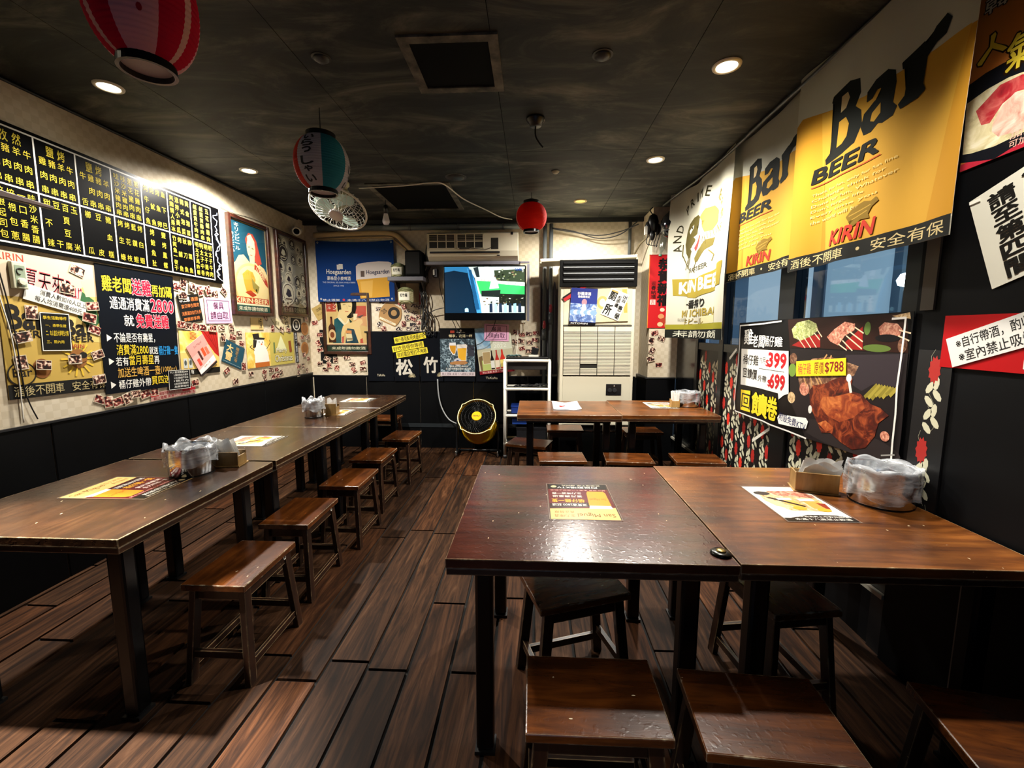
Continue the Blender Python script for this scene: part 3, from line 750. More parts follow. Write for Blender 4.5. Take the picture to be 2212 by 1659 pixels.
# ------------------------------------------------------------------ wall of posters (the wall with the menu board)
I4 = Matrix.Identity(4)
YELM = '#b7a436'
YEL, WHT = '#d8bc30', '#e0ded6'
bu0, bu1, bv0, bv1 = 1.55, 3.63, 1.818, 2.432
BW, BH = bu1-bu0, bv1-bv0
mbd = thing('menu_board', 'long black menu board with yellow handwritten dishes in white ruled boxes', 'menu board')
mbd.matrix_world = frame('L', (bu0+bu1)/2, (bv0+bv1)/2, -.9, .004)
S = Sheet('board', '', '', I4, BW, BH, '#040405', thick=.014, rough=.28, parent=mbd, spec=.12)
def bx(u): return (u-bu0)/BW
ytop, ymid, ybot = .035, .50, .965
edges = [1.648, 1.858, 2.068, 2.278, 2.487, 2.696, 2.905, 3.113, 3.325, 3.535]
for yy in (ytop, ymid, ybot): S.line([(0, yy), (bx(3.535), yy)], .008, WHT)
for e in edges: S.line([(bx(e), ytop), (bx(e), ybot)], .008, WHT)
def cell(i, row, cols, head=None):
    a, b = bx(edges[i])+.006, bx(edges[i+1])-.006; y0, y1 = (ytop+.03, ymid-.02) if row == 0 else (ymid+.03, ybot-.03)
    if head:
        m_ = (a+b)/2; q = (b-a)*.17
        S.text(head[0], m_-q*1.5, y0, m_-q*.3, y0+.09, YELM, .01).text(head[1], m_+q*.3, y0, m_+q*1.5, y0+.09, YELM, .01); y0 += .11
    n = len(cols); cw = (b-a)/n; hgt = (y1-y0)
    for j, t_ in enumerate(cols):
        L_ = len(t_); ch = min(.066, hgt/L_*.84); x0 = a+cw*j; w_ = min(cw*.74, .0165); m_ = x0+cw/2
        for q, c_ in enumerate(t_):
            yy = y0 + (hgt-ch)*(q/(L_-1) if L_ > 1 else .5)
            S.text(c_, m_-w_/2, yy, m_+w_/2, yy+ch, YELM, .006)
cell(1, 0, ['雞肉串', '豬肉串', '牛肉串']); cell(2, 0, ['雞肉串', '豬肉串', '羊肉串', '牛肉串'], '孜然'); cell(3, 0, ['雞肉串', '豬肉串', '羊肉串', '牛肉串'], '鹽烤')
cell(4, 0, ['牛舌', '雞肉串', '豬肉串', '羊肉串'], '鹽烤'); cell(5, 0, ['哇沙米豬肉串', '哇沙米雞肉串', '蔥花豬肉串', '蔥花雞肉串'])
cell(6, 0, ['烤牛仔魚', '烤魷魚', '烤魚卵', '魚下巴']); cell(7, 0, ['爽脆情人果冰', '涼拌小黃瓜', '韓式泡菜', '黃金泡菜']); cell(8, 0, ['鹹蛋黃牛肉串', '鹹蛋黃雞肉串', '五花鹹豬肉'])
cell(1, 1, ['培根起司', '培根金針', '青椒']); cell(2, 1, ['培根起司包', '培根包蔥', '一口香腸', '哇沙米香腸']); cell(3, 1, ['甜不辣', '豆干', '百頁豆腐', '玉米']); cell(4, 1, ['櫛瓜', '豆皮', '豬血糕'])
cell(5, 1, ['烤生蠔', '烤花枝', '藍鑽蝦', '烤白蝦']); cell(6, 1, ['烤鮭魚肚', '鹽烤鳳螺']); cell(7, 1, ['竹筴魚一夜干', '烤鯖魚', '秋刀魚', '柳葉魚']); cell(8, 1, ['明太子馬鈴薯', '明太子中卷', '明太子雞肉', '明太子牛肉'])
rr = random.Random(2); pts = []
for i in range(34): pts.append((bx(3.585)+rr.uniform(-.013, .013), .06+.9*i/33))
S.line(pts, .006, '#9fb0cf'); S.line([(p[0]+rr.uniform(-.01, .01), p[1]+.01) for p in pts[8:]], .004, '#c9d2e2')
S.done()

# summer beer banner with things stuck over it
S = Sheet('beer_banner', 'yellow summer beer banner at the far end of the poster wall, black strip below', 'banner', frame('L', 2.29, 1.425, -1, .003), .50, .75, '#b99b4c', thick=.003, rough=.7)
S.rect(0, 0, 1, .30, '#c9b9a0').poly([(.55,.30),(1,.12),(1,.62),(.7,.6)], '#cdb46a').rect(0, .90, 1, 1, '#12110f').text('KIRIN', .02, .012, .26, .06, '#a0402c', .02)
S.poly([(.22,.10),(.82,.20),(.85,.33),(.25,.26)], '#d9a7a0').text('夏天來Bar', .24, .11, .82, .27, '#b5404a', .03, -7).text('夏天來Bar', .25, .115, .81, .265, '#efdcd2', .005, -7)
S.poly([(.82,.22),(.95,.28),(1,.45),(.9,.52),(.74,.42)], '#2f5a34').poly([(.82,.14),(.98,.10),(1,.25),(.86,.26)], '#d9b99a')
S.text('Bar', .06, .36, .40, .52, '#181410', .05).text('BEER', .08, .53, .34, .58, '#181410', .03).text('Bar', .58, .44, .92, .56, '#181410', .05).text('BEER', .62, .565, .90, .61, '#181410', .03)
S.ell(.32, .80, .09, .07, '#7a4a22').ell(.34, .80, .06, .05, '#94602e')
for i in range(14):
    a = 2*PI*i/14; S.line([(.70+.10*math.cos(a), .74+.075*math.sin(a)), (.70+.18*math.cos(a), .74+.135*math.sin(a))], .010, '#d9b43a')
S.ell(.70, .74, .10, .075, '#8a5a2c').ell(.65, .725, .045, .025, '#1a1512').ell(.76, .715, .045, .025, '#1a1512').line([(.62,.77),(.70,.79),(.78,.765)], .004, '#3a2412')
S.ell(.13, .83, .13, .085, '#1f1a12', 28).ell(.13, .83, .115, .075, '#a98a3c', 28).text('Bar', .05, .79, .22, .85, '#1f1a12', .03).text('KIRIN', .60, .63, .78, .66, '#a0402c', .02)
S.htext('酒後不開車', .04, .915, .52, .985, '#b9a878', .0).htext('安全有保', .60, .915, 1.0, .985, '#b9a878', .0); S.done()
tm = thing('thermostat', 'cream dial controller on the yellow beer banner', 'controller'); tm.matrix_world = frame('L', 2.135, 1.685, 0, .007)
MB().box(-.032, -.068, 0, .032, .068, .022).build('case', M('#c4c3a8', .5), tm, bevel=.004)
MB().box(-.022, -.055, .022, .022, .05, .0235).build('face_plate', M('#7c8a74', .5), tm)
MB().lathe([(0, 0), (.018, 0), (.017, .012), (0, .013)], 20, (0, -.03, .0235)).build('dial', M('#cfcdb8', .4), tm)
MB().tube([(.016*math.cos(a), .016*math.sin(a)+.02, .025) for a in [PI*(.2+1.3*i/10) for i in range(11)]], .0025, 6).build('hook', M('#23261f', .5), tm)
S = Sheet('paper_strip', 'white tilted strip about ten or more guests, on the yellow beer banner', 'notice', frame('L', 2.31, 1.568, -15.5, .010), .315, .085, '#cfcdc4', rough=.7)
S.text('消費人數如10人以上', .22, .10, .98, .45, '#23211f', .008).text('每人均消需達400元', .16, .55, .93, .90, '#23211f', .008); S.done()
S = Sheet('rules_card', 'small black card with yellow rules in a white border on the yellow beer banner', 'notice', frame('L', 2.284, 1.397, -2, .010), .15, .21, '#0b0b0c')
S.box(.02, .015, .98, .985, .004, WHT).text('學生活動條件', .1, .09, .9, .18, YEL, .02).text('一、憑學生證', .16, .29, .86, .37, YEL, .01).text('二、本人當日大學學生才算', .16, .46, .92, .60, YEL, .01).text('三、限內用', .16, .72, .74, .80, YEL, .01); S.done()

S = Sheet('promotion_poster', 'black poster promising a free chicken over 2800, yellow red and blue lettering', 'poster', frame('L', 2.818, 1.405, -1.3, .007), .57, .80, '#0a0e16', thick=.003, rough=.3)
S.text('雞老闆', .06, .08, .40, .20, YEL, .03).text('送雞', .41, .075, .66, .205, '#e9c7c7', .09).text('送雞', .41, .075, .66, .205, '#b01c38', .035).text('再加碼', .67, .10, .96, .20, YEL, .03)
S.text('通通消費滿', .13, .235, .62, .335, WHT, .02).text('2800', .64, .225, .97, .335, '#e9c7c7', .08).text('2800', .64, .225, .97, .335, '#b01c38', .03)
S.text('就', .28, .375, .40, .465, WHT, .02).text('免費送雞', .43, .36, .88, .475, '#e9c7c7', .09).text('免費送雞', .43, .36, .88, .475, '#b01c38', .035)
for yy in (.535, .72, .905): S.poly([(.06, yy), (.06, yy+.055), (.12, yy+.027)], WHT, 'lettering')
S.text('不論是否有壽星，', .14, .52, .66, .60, WHT, .012).text('消費滿2800', .16, .615, .56, .70, YEL, .014).text('就送', .57, .635, .69, .70, WHT, .01).text('桶仔雞一隻', .70, .63, .99, .71, '#2a86c4', .014)
S.text('若有', .14, .715, .29, .785, WHT, .012).text('當月壽星', .30, .705, .62, .785, YEL, .014).text('再', .63, .715, .70, .785, WHT, .012).text('加送生啤酒一壺', .15, .80, .70, .88, '#cfa14a', .012).text('(1000cc)', .71, .815, .95, .875, '#cfa14a', .005)
S.text('桶仔雞外帶', .15, .90, .56, .97, WHT, .012).text('買四送一', .57, .89, .92, .965, YEL, .014); S.done()
S = Sheet('notice_card', 'small black note with white lines at the corner of the free chicken poster', 'notice', frame('L', 3.085, 1.043, -2, .012), .20, .145, '#0c0c0e')
S.box(.015, .02, .985, .98, .003, WHT)
for i, t_ in enumerate(('PS.1.需消費滿2800', '2.壽星需出示證件', '3.此活動恕不折抵', '1個月內', '4.店家保留活動更改', '及變更權利')): S.text(t_, .10 if i == 0 else .24, .06+.148*i, .90, .165+.148*i, WHT, .0)
S.done()
S = Sheet('warning_sticker', 'red and pale warning sticker just above the black wainscot', 'sticker', frame('L', 3.036, .948, 1, .004), .40, .058, '#b08a80')
S.rect(.68, 0, 1, .5, '#a3242c').rect(0, .0, .16, .5, '#a3242c').text('喝酒不開車開車不喝酒', .18, .08, .66, .44, '#8d2a30', .01).text('禁止酒駕 未滿十八歲禁止飲酒', .05, .55, .97, .92, '#8d2a30', .01); S.done()

def framed(name, label, T, w_, h_, draw, base, depth=.035, b=.032):
    t = thing(name, label, 'picture'); t.matrix_world = T
    m = MB(); x, y = w_/2, h_/2
    m.box(-x, -y, 0, -x+b, y, depth).box(x-b, -y, 0, x, y, depth).box(-x+b, -y, 0, x-b, -y+b, depth).box(-x+b, y-b, 0, x-b, y, depth)
    m.build('picture_frame', FRAMEWOOD, t, bevel=.005)
    S = Sheet('picture', '', '', Matrix.Translation((0, 0, .006)), w_-2*b, h_-2*b, base, parent=t, rough=.3); draw(S); S.done()
    MB().box(-x+b, -y+b, .0205, x-b, y-b, .0215).build('pane', GLASSP, t)
    return t
GLASSP = glass_mat('picture_glass', '#f4f4f0')
def draw_scarf(S):
    S.rect(0, 0, 1, 1, '#1e4a63').rect(0, 0, 1, .012, '#cdbb90').rect(0, 0, .02, 1, '#cdbb90').rect(.98, 0, 1, 1, '#cdbb90')
    S.vtext('キリンビール', .13, .03, .25, .33, WHT, .02).vtext('キリンビール', .04, .14, .11, .36, WHT, .01)
    S.poly([(.10,.46),(.2,.38),(.33,.36),(.5,.44),(.7,.42),(.9,.47),(1,.56),(1,.75),(0,.75),(0,.5)], '#d8bf93')
    S.poly([(.40,.18),(.50,.10),(.62,.10),(.72,.17),(.78,.30),(.84,.42),(.72,.45),(.62,.40),(.44,.26)], '#b5483c').ell(.55, .27, .12, .12, '#e6cfa4').poly([(.46,.14),(.56,.11),(.66,.18),(.66,.26),(.46,.22)], '#d9cdb6')
    S.poly([(.48,.36),(.64,.36),(.62,.46),(.50,.46)], '#e6cfa4').line([(.47,.26),(.52,.255)], .006, '#1d1512').line([(.57,.265),(.62,.27)], .006, '#1d1512').line([(.54,.28),(.535,.315)], .003, '#9a6a4a').line([(.51,.345),(.57,.35)], .006, '#9a2c22')
    S.ell(.53, .72, .50, .28, '#cdae78', 32).ell(.53, .72, .45, .25, '#e2cb98', 32)
    S.poly([(.62,.44),(.80,.49),(.97,.62),(.99,.70),(.90,.66),(.76,.55),(.60,.50)], '#a83a26').text('COMPANY', .64, .49, .95, .58, '#ecd9ae', .03, -30)
    S.poly([(.26,.58),(.4,.52),(.55,.54),(.62,.62),(.56,.70),(.66,.78),(.5,.76),(.36,.80),(.30,.70)], '#c99a3e').poly([(.5,.60),(.6,.66),(.72,.7),(.66,.78),(.52,.72)], '#8a7f45').poly([(.3,.78),(.46,.75),(.62,.80),(.5,.83)], '#a83a26').ell(.62, .745, .022, .016, '#17120c')
    S.rect(.02, .835, .98, .905, '#b5402a').text('KIRIN·BEER', .05, .845, .95, .897, '#efdcae', .04).rect(.02, .905, .98, .925, '#efe2c6').rect(0, .925, 1, 1, '#1b4a46').htext('未成年請勿飲酒', .10, .94, .92, .985, '#e4dfcc', .02)
framed('framed_picture', 'framed vintage poster of a woman in a red headscarf, blue ground', frame('L', 4.012, 1.985, 0, .004), .58, .87, draw_scarf, '#1e4a63')
def draw_badges(S):
    S.rect(0, 0, 1, .9, '#aaa69c').rect(0, .905, 1, 1, '#2a2824').text('酒後不開車 安全有保障', .04, .92, .96, .985, '#8f8a7c', .02)
    rr = random.Random(11)
    for (a, b) in ((.1,.1),(.5,.18),(.6,.48),(.3,.62),(.05,.3),(.7,.75)): S.rect(a, b, a+.28, b+.16, rr.choice(['#c9c4b6', '#d8d2c2', '#8f8b82']))
    spots = [(.10,.08,.10),(.28,.09,.09),(.56,.07,.12),(.78,.12,.09),(.93,.16,.08),(.22,.22,.17),(.58,.27,.10),(.84,.26,.13),(.10,.40,.13),(.42,.41,.12),(.36,.55,.15),(.70,.57,.14),(.92,.50,.12),(.08,.56,.08),(.32,.74,.23),(.72,.72,.12),(.92,.68,.11),(.60,.82,.08),(.78,.84,.08),(.94,.85,.08),(.10,.86,.09),(.26,.87,.07),(.82,.93-.08,.05)]
    for (a, b, q) in spots:
        d = rr.random() < .5; ry = q*.52/.81*1.0
        S.ell(a, b, q, ry, '#26211d' if d else '#efe9da', 22).ell(a, b, q*.86, ry*.86, '#d9d2c0' if d else '#5a4a3c', 22).ell(a, b, q*.78, ry*.78, '#3a3029' if d else '#e4dcca', 22)
        S.poly([(a-q*.45, b+ry*.1), (a-q*.1, b-ry*.45), (a+q*.3, b-ry*.3), (a+q*.5, b+ry*.2), (a, b+ry*.35)], '#d9d2c0' if d else '#3a302a').rect(a-q*.5, b+ry*.42, a+q*.5, b+ry*.56, '#c9c0aa' if d else '#6a5648')
framed('framed_picture', 'framed sheet of round brown and white beer badges in the corner', frame('L', 4.712, 2.0, 0, .004), .585, .87, draw_badges, '#aaa69c')
S = Sheet('student_card', 'small tilted black card with white and orange chalk lettering', 'notice', frame('L', 3.256, 1.575, 9, .004), .215, .21, '#14120f')
S.text('學生雞', .08, .06, .55, .24, WHT, .015).text('憑證', .60, .10, .95, .24, '#c9743c', .01).text('當日學生限定', .12, .32, .95, .46, '#c9743c', .01).text('消費滿四位打九折', .08, .58, .98, .72, '#c9743c', .01).text('需要即享用', .12, .80, .85, .93, '#c9743c', .01); S.done()
def pink_sign(T, w_, label):
    S = Sheet('pink_sign', label, 'sign', T, w_, w_*.68, '#d9a3c4', rough=.6)
    S.box(.09, .10, .91, .90, .005, '#3b2230').htext('餐具', .30, .17, .70, .44, '#3b1f35', .012).htext('請自取', .17, .54, .85, .83, '#3b1f35', .012); return S.done()
pink_sign(frame('L', 3.562, 1.573, 1.5, .004), .31, 'pink cutlery sign on the poster wall beside the framed headscarf poster')
S = Sheet('beer_poster', 'gold beer poster with red curtain half hidden by the tilted pink leaflet', 'poster', frame('L', 3.322, 1.233, -1, .003), .40, .34, '#d9b86a')
S.rect(0, 0, .55, .5, F_GOLD).poly([(.55,0),(1,0),(1,.62),(.88,.52),(.72,.30)], '#a8201c')
for i in range(5): S.line([(.62+.08*i, 0), (.82+.045*i, .25+.08*i)], .004, '#6d1210')
for i in range(6): S.line([(.26, .02+.03*i), (.42, .06+.03*i)], .004, '#b5302a')
S.rect(0, .87, 1, 1, '#15130f').text('有', .22, .88, .30, .98, WHT)
for xx in (.06, .18): S.rect(xx, .62, xx+.09, .84, '#b9bdb9').ell(xx+.045, .72, .03, .06, '#4a4f4c')
S.done()
S = Sheet('pink_leaflet', 'tilted pink leaflet of drinks pinned over the gold beer poster', 'leaflet', frame('L', 3.33, 1.212, 30, .010), .205, .275, '#e3a9a0')
S.rect(0, 0, 1, .35, '#d9958c').text('San Miguel', .3, .12, .75, .2, '#6a4440').rect(.36, .32, .46, .62, '#4a2a26').rect(.55, .32, .70, .58, '#d4502c').rect(.74, .36, .88, .6, '#c96a50').rect(.16, .5, .3, .72, '#c9483a').poly([(0,.8),(1,.72),(1,.9),(0,.95)], '#efe6e0').rect(0, .93, 1, 1, '#2a2422').text('清爽上市', .3, .79, .7, .85, '#8a5a50'); S.done()
S = Sheet('blue_poster', 'small dark blue poster tilted on the cream wall with gold vertical lettering', 'poster', frame('L', 3.70, 1.196, -22, .004), .255, .20, '#1f4656')
S.vtext('大雪', .12, .10, .42, .86, '#d9b87a', .05).vtext('限定上市', .56, .12, .72, .80, '#b08a50', .01).line([(.05,.93),(.95,.93)], .003, '#8fa6ac'); S.done()
S = Sheet('christmas_poster', 'gold holiday poster with a beer glass snowman', 'poster', frame('L', 4.278, 1.222, 0, .004), .80, .335, '#c9a23c')
S.rect(0, 0, .45, 1, F_GOLD).rect(.45, 0, 1, 1, '#c2b25a').poly([(.70,.08),(.82,.55),(.58,.55)], '#dfe0b0')
S.ell(.24, .30, .10, .17, '#ece7dc').ell(.26, .56, .13, .24, '#ece7dc').poly([(.14,.56),(.40,.56),(.42,.86),(.14,.86)], '#ece7dc').rect(.14, .86, .42, 1, '#b8642a').poly([(.12,.04),(.24,.02),(.25,.14),(.36,.16),(.34,.21),(.14,.20)], '#23201d').poly([(.13,.20),(.20,.22),(.17,.42),(.12,.44)], '#2c2825').ell(.24, .27, .008, .018, '#1c1a18').ell(.30, .28, .008, .018, '#1c1a18').poly([(.27,.31),(.31,.33),(.27,.37)], '#d2622a')
S.line([(.14,.50),(.06,.40),(.10,.36)], .006, '#3a2a1c').line([(.38,.48),(.46,.30),(.44,.22)], .006, '#3a2a1c').text('Merry', .58, .48, .82, .66, '#4a4630', .07).text('Merry', .58, .48, .82, .66, '#efe9c9', .01).text('Christmas', .54, .70, .94, .90, '#4a4630', .07).text('Christmas', .54, .70, .94, .90, '#efe9c9', .01)
S.rect(.52, .30, .555, .62, '#6a7a4a').poly([(.86,.28),(.92,.26),(.94,.62),(.88,.64)], '#8a4a2a'); S.done()
S = Sheet('warning_strip', 'narrow black vertical strip of white lettering beside the snowman poster', 'notice', frame('L', 4.73, 1.222, 2, .004), .055, .345, '#0d0d10')
S.vtext('未滿十八歲禁止飲酒', .15, .02, .85, .97, '#c9cdd4', .01); S.done()
S = Sheet('logo_sticker', 'black sticker with white oval ring on the poster wall', 'sticker', frame('L', 4.755, 1.472, -1, .003), .20, .15, '#0e0e10')
S.ell(.5, .5, .38, .42, '#dcd8cc', 28).ell(.5, .5, .28, .34, '#0e0e10', 28).vtext('生啤', .38, .26, .62, .76, '#dcd8cc', .03); S.done()
S = Sheet('wood_sticker', 'cream slip with brush lettering under the framed headscarf poster', 'sticker', frame('L', 4.06, 1.475, 0, .003), .19, .115, '#d3b678'); S.text('竹葉', .62, .05, .88, .9, '#2a2016', .03); S.done()
S = Sheet('heart_note', 'cream heart shaped note under the framed badges', 'note', frame('L', 4.40, 1.475, -8, .004), .24, .12, '#d6cba4', outline=[(.02,.2),(.4,.0),(.75,.3),(1,.4),(.75,.98),(.4,.75)]); S.text('感謝', .3, .25, .6, .6, '#6d6446', .01); S.done()
S = Sheet('ink_note', 'cream note with bold black ink scrawl below the framed badges', 'note', frame('L', 4.565, 1.49, 12, .003), .12, .17, '#d9caa2'); S.vtext('好吃讚', .2, .05, .85, .95, '#1e1a14', .03); S.done()
for (u, v, a, lb) in ((4.93, 1.43, 0, 'brown oval coaster just above the lower one near the corner'), (4.91, 1.205, 5, 'brown oval coaster below the other near the corner')):
    S = Sheet('oval_coaster', lb, 'coaster', frame('L', u, v, a, .003), .16, .15, '#a5713f', outline=[(.5+.5*math.cos(q), .5+.5*math.sin(q)) for q in [2*PI*i/24 for i in range(24)]]); S.ell(.5, .5, .36, .36, '#8a5a30'); S.done()

# party snapshots
def snap_mat(nm, stops):
    m, t, b = nt(nm); L = t.links.new; v = coords(t, (1, 1, 1), rnd=True)
    n = N(t, 'ShaderNodeTexNoise', i_Scale=60.0, i_Detail=2.0); L(v, n.inputs['Vector']); r = ramp(t, stops); L(n.outputs['Fac'], r.inputs[0]); L(r.outputs[0], b.inputs['Base Color']); b.inputs['Roughness'].default_value = .35; return m
SNAPS = [snap_mat('snap_dark', [(.40, '#120c0c'), (.47, '#3f1d1a'), (.52, '#6a3a30'), (.58, '#c9a890'), (.66, '#e6d8c6')]), snap_mat('snap_red', [(.40, '#1c090a'), (.47, '#5e171b'), (.53, '#8d3a34'), (.60, '#cfa791'), (.68, '#e6d8c6')]), snap_mat('snap_cool', [(.40, '#0f0f14'), (.48, '#35303a'), (.53, '#77604f'), (.60, '#d2bfae'), (.68, '#e9e4de')])]
SNAP_ME = []
for k_, (w_, h_) in enumerate(((.080, .056), (.060, .074), (.074, .052))):
    for mi in range(3):
        m = MB(); m.box(-w_/2, -h_/2, 0, w_/2, h_/2, .0014); b = .003
        m.add([(-w_/2+b, -h_/2+b*1.6, .0017), (w_/2-b, -h_/2+b*1.6, .0017), (w_/2-b, h_/2-b, .0017), (-w_/2+b, h_/2-b, .0017)], [(0, 1, 2, 3)], 1)
        me = bpy.data.meshes.new('snapshot'); me.from_pydata(m.v, [], m.f); me.materials.append(M('#c9bda4', .5)); me.materials.append(SNAPS[mi]); me.polygons.foreach_set('material_index', m.m); SNAP_ME.append(me)
sr = random.Random(21)
def snaps(wall, pts, label, group, off=.003, cool=False):
    order = {p: i for i, p in enumerate(sorted(pts))}; n = len(pts)
    ORD = 'leftmost,second,third,fourth,fifth,sixth,seventh,eighth,ninth,tenth,eleventh,twelfth,thirteenth,fourteenth,fifteenth,sixteenth,seventeenth,eighteenth'.split(',')
    for q, (u, v) in enumerate(pts):
        i = order[(u, v)]; who = 'leftmost' if i == 0 else ('rightmost' if i == n-1 else ORD[i] + ' from the left')
        lb = label.replace('small snapshot', 'snapshot, ' + who + ' of those', 1).replace('small red snapshot', 'red snapshot, ' + who + ' of those', 1).replace(' stuck', '', 1)
        me = SNAP_ME[sr.choice((0, 3, 6))+ (2 if cool and sr.random() < .5 else sr.randrange(2))]
        o = bpy.data.objects.new('snapshot', me); COL.objects.link(o)
        o.matrix_world = frame(wall, u, v, sr.gauss(0, 12), off + .0021*(q % 5)); tag(o, lb, 'photo', group)
snaps('L', [(3.15,1.73),(3.21,1.76),(3.29,1.74),(3.19,1.67),(3.45,1.73),(3.53,1.71),(3.64,1.74),(3.37,1.72)], 'small snapshot stuck just below the menu board', 'snapshots under the menu board')
snaps('L', [(3.3,1.435),(3.37,1.43),(3.21,1.44),(3.15,1.45),(3.47,1.425),(3.58,1.43),(3.70,1.43),(3.79,1.38),(3.70,1.35),(3.58,1.35),(3.82,1.29),(3.60,1.06),(3.82,1.08)], 'small snapshot stuck around the pink leaflet and small blue poster', 'snapshots in the middle of the poster wall')
snaps('L', [(3.70,.955),(3.24,1.00)], 'small snapshot stuck alone low on the cream wall', 'lone low snapshots')
snaps('L', [(3.92,1.0),(4.12,1.0),(4.23,1.01),(4.32,1.01),(4.33,.945),(4.4,.97),(4.27,.94),(4.12,.945)], 'small snapshot stuck below the snowman poster', 'snapshots below the snowman poster')
snaps('L', [(4.20,1.53),(4.48,1.56),(4.30,1.43),(4.58,1.415),(4.45,1.42)], 'small snapshot stuck between the framed pictures and the snowman poster', 'snapshots above the snowman poster')
snaps('L', [(4.77,1.26),(4.88,1.13),(4.97,1.08),(4.84,1.0),(4.73,.93),(4.93,.94),(4.75,1.01),(4.86,1.33),(4.98,1.33),(4.96,1.54)], 'small snapshot stuck near the room corner on the poster wall', 'snapshots near the corner')
snaps('L', [(2.49,.985),(2.54,.965),(2.6,.955),(2.66,.965),(2.72,.985),(2.80,.975),(2.87,.99)], 'small red snapshot under the free chicken poster', 'snapshots under the free chicken poster')
snaps('L', [(2.44,1.75),(2.37,1.64),(2.5,1.55),(2.12,1.37),(2.47,1.48),(2.50,1.41),(2.5,1.26),(2.49,1.11),(2.2,1.22),(2.36,1.24),(2.18,1.50),(2.10,1.24)], 'small snapshot stuck on the yellow summer beer banner', 'snapshots on the summer beer banner', off=.0085)
cable('wall_cable', [(XL+.012, 2.03, 1.9), (XL+.012, 2.045, 1.6), (XL+.014, 2.07, 1.4), (XL+.012, 2.08, 1.15), (XL+.012, 2.075, .93)], .003, CABLEWHT, 'thin pale cable running down past the yellow beer banner')
cable('wall_cable', [(XL+.012, 2.05, 1.78), (XL+.016, 2.085, 1.45), (XL+.012, 2.10, 1.1), (XL+.012, 2.14, .935)], .003, CABLEBLK, 'thin black cable along the edge of the yellow beer banner')
cable('hanging_wire', [(XL+.008, 3.645, 2.45), (XL+.008, 3.8, 2.435), (XL+.008, 4.1, 2.455), (XL+.008, 4.5, 2.45), (XL+.008, 5.0, 2.445)], .0022, CABLEBLK, 'thin sagging wire over the framed pictures', 'wire')
cable('ceiling_cable', [(XL+.01, YF+.1, ZC-.012), (XL+.01, 1.5, ZC-.014), (XL+.01, 3.0, ZC-.012), (XL+.01, 4.9, ZC-.012)], .008, CABLEBLK, 'black cable along the ceiling edge over the menu board')
# security camera
sc_ = thing('security_camera', 'white bullet camera under the ceiling in the corner over the framed badges', 'camera', loc=(-2.60, 4.82, 2.52))
MB().lathe([(0, 0), (.035, 0), (.035, .02), (0, .02)], 18, T=Matrix.Rotation(PI/2, 4, 'Y'), c=(-.05, 0, 0)).build('camera_mount', WHITEPL, sc_, smooth=False)
MB().tube([(-.03, 0, 0), (0, -.02, 0), (.02, -.05, -.02)], .012, 10).build('camera_arm', WHITEPL, sc_, smooth=True)
CT = Matrix.Translation((.03, -.06, -.03)) @ Matrix.Rotation(math.radians(105), 4, 'X') @ Matrix.Rotation(.35, 4, 'Y')
MB().lathe([(0, -.08), (.038, -.08), (.041, .09), (.043, .097), (.031, .098), (.030, .088)], 22, T=CT, caps=False).build('camera_body', WHITEPL, sc_, smooth=True)
MB().lathe([(0, .090), (.031, .090)], 22, T=CT, caps=False).build('camera_lens', M('#07080a', .1), sc_)
ws = thing('wooden_stick', 'brown tapered end of a wooden stick before the menu board at the picture edge', 'stick', loc=(-2.42, 1.95, 2.03))
MB().add([(-.02,-.5,-.03),(.02,-.5,-.03),(.02,-.5,.035),(-.02,-.5,.035),(-.012,.20,-.022),(.012,.20,-.022),(.012,.20,-.006),(-.012,.20,-.006)], [(3,2,1,0),(4,5,6,7),(0,1,5,4),(1,2,6,5),(2,3,7,6),(3,0,4,7)]).build('stick_body', M('#2a1209', .5), ws, bevel=.004)
MB().tube([(0,-.3,.02),(0,-.3,ZC-2.03)], .003, 6).build('cord', CABLEBLK, ws)
# ------------------------------------------------------------------ back wall
def folds(amp, f1, f2, ph, sag=0.0):
    return lambda a, b: (0.0, -sag*math.sin(PI*a)*(1-b), .012 + amp*(math.sin(f1*a+ph)*(.35+.65*b) + .5*math.sin(f2*(a+.45*b)+2*ph) + .35*math.sin(9*b+3*a)))
S = Sheet('blue_banner', 'dark blue cloth beer banner with a printed wheat beer glass', 'banner', frame('B', -2.046, 2.091, 0, .03), .91, .69, '#163c7e', cloth=folds(.012, 7, 5, .6, .018), grid=(24, 9))
S.poly([(.50,.40),(.53,.36),(.65,.335),(.80,.33),(.93,.345),(.97,.37),(.965,.60),(.50,.64)], '#e3d8d2').poly([(.505,.625),(.955,.595),(.93,.72),(.935,.92),(.545,.95),(.525,.74)], '#dca53f').poly([(.55,.66),(.72,.64),(.70,.92),(.57,.93)], '#e5b75c')
S.rect(.285, .365, .335, .45, WHT).rect(.26, .38, .30, .46, WHT).text('Hoegaarden', .125, .46, .435, .56, WHT, .03).htext('豪格登小麥啤酒', .13, .575, .43, .64, WHT, .012).text('THE ORIGINAL BELGIAN WHEAT BEER', .07, .665, .49, .69, '#b9c4d8').text('SINCE 1445', .21, .72, .34, .745, '#b9c4d8')
S.text('Hoegaarden', .635, .47, .94, .56, '#1b2a4e', .03).rect(.56, .48, .61, .58, '#6a5a52').htext('禁止酒駕', .06, .955, .28, .995, WHT).ell(.33, .97, .016, .02, '#c23a4a').htext('未滿十八歲禁止飲酒', .37, .955, .93, .995, WHT)
for a, b in ((.03,.03),(.97,.03),(.04,.955),(.965,.955)): S.ell(a, b, .012, .016, '#cfd2d6', 12).ell(a, b, .006, .008, '#23262c', 10)
S.done()
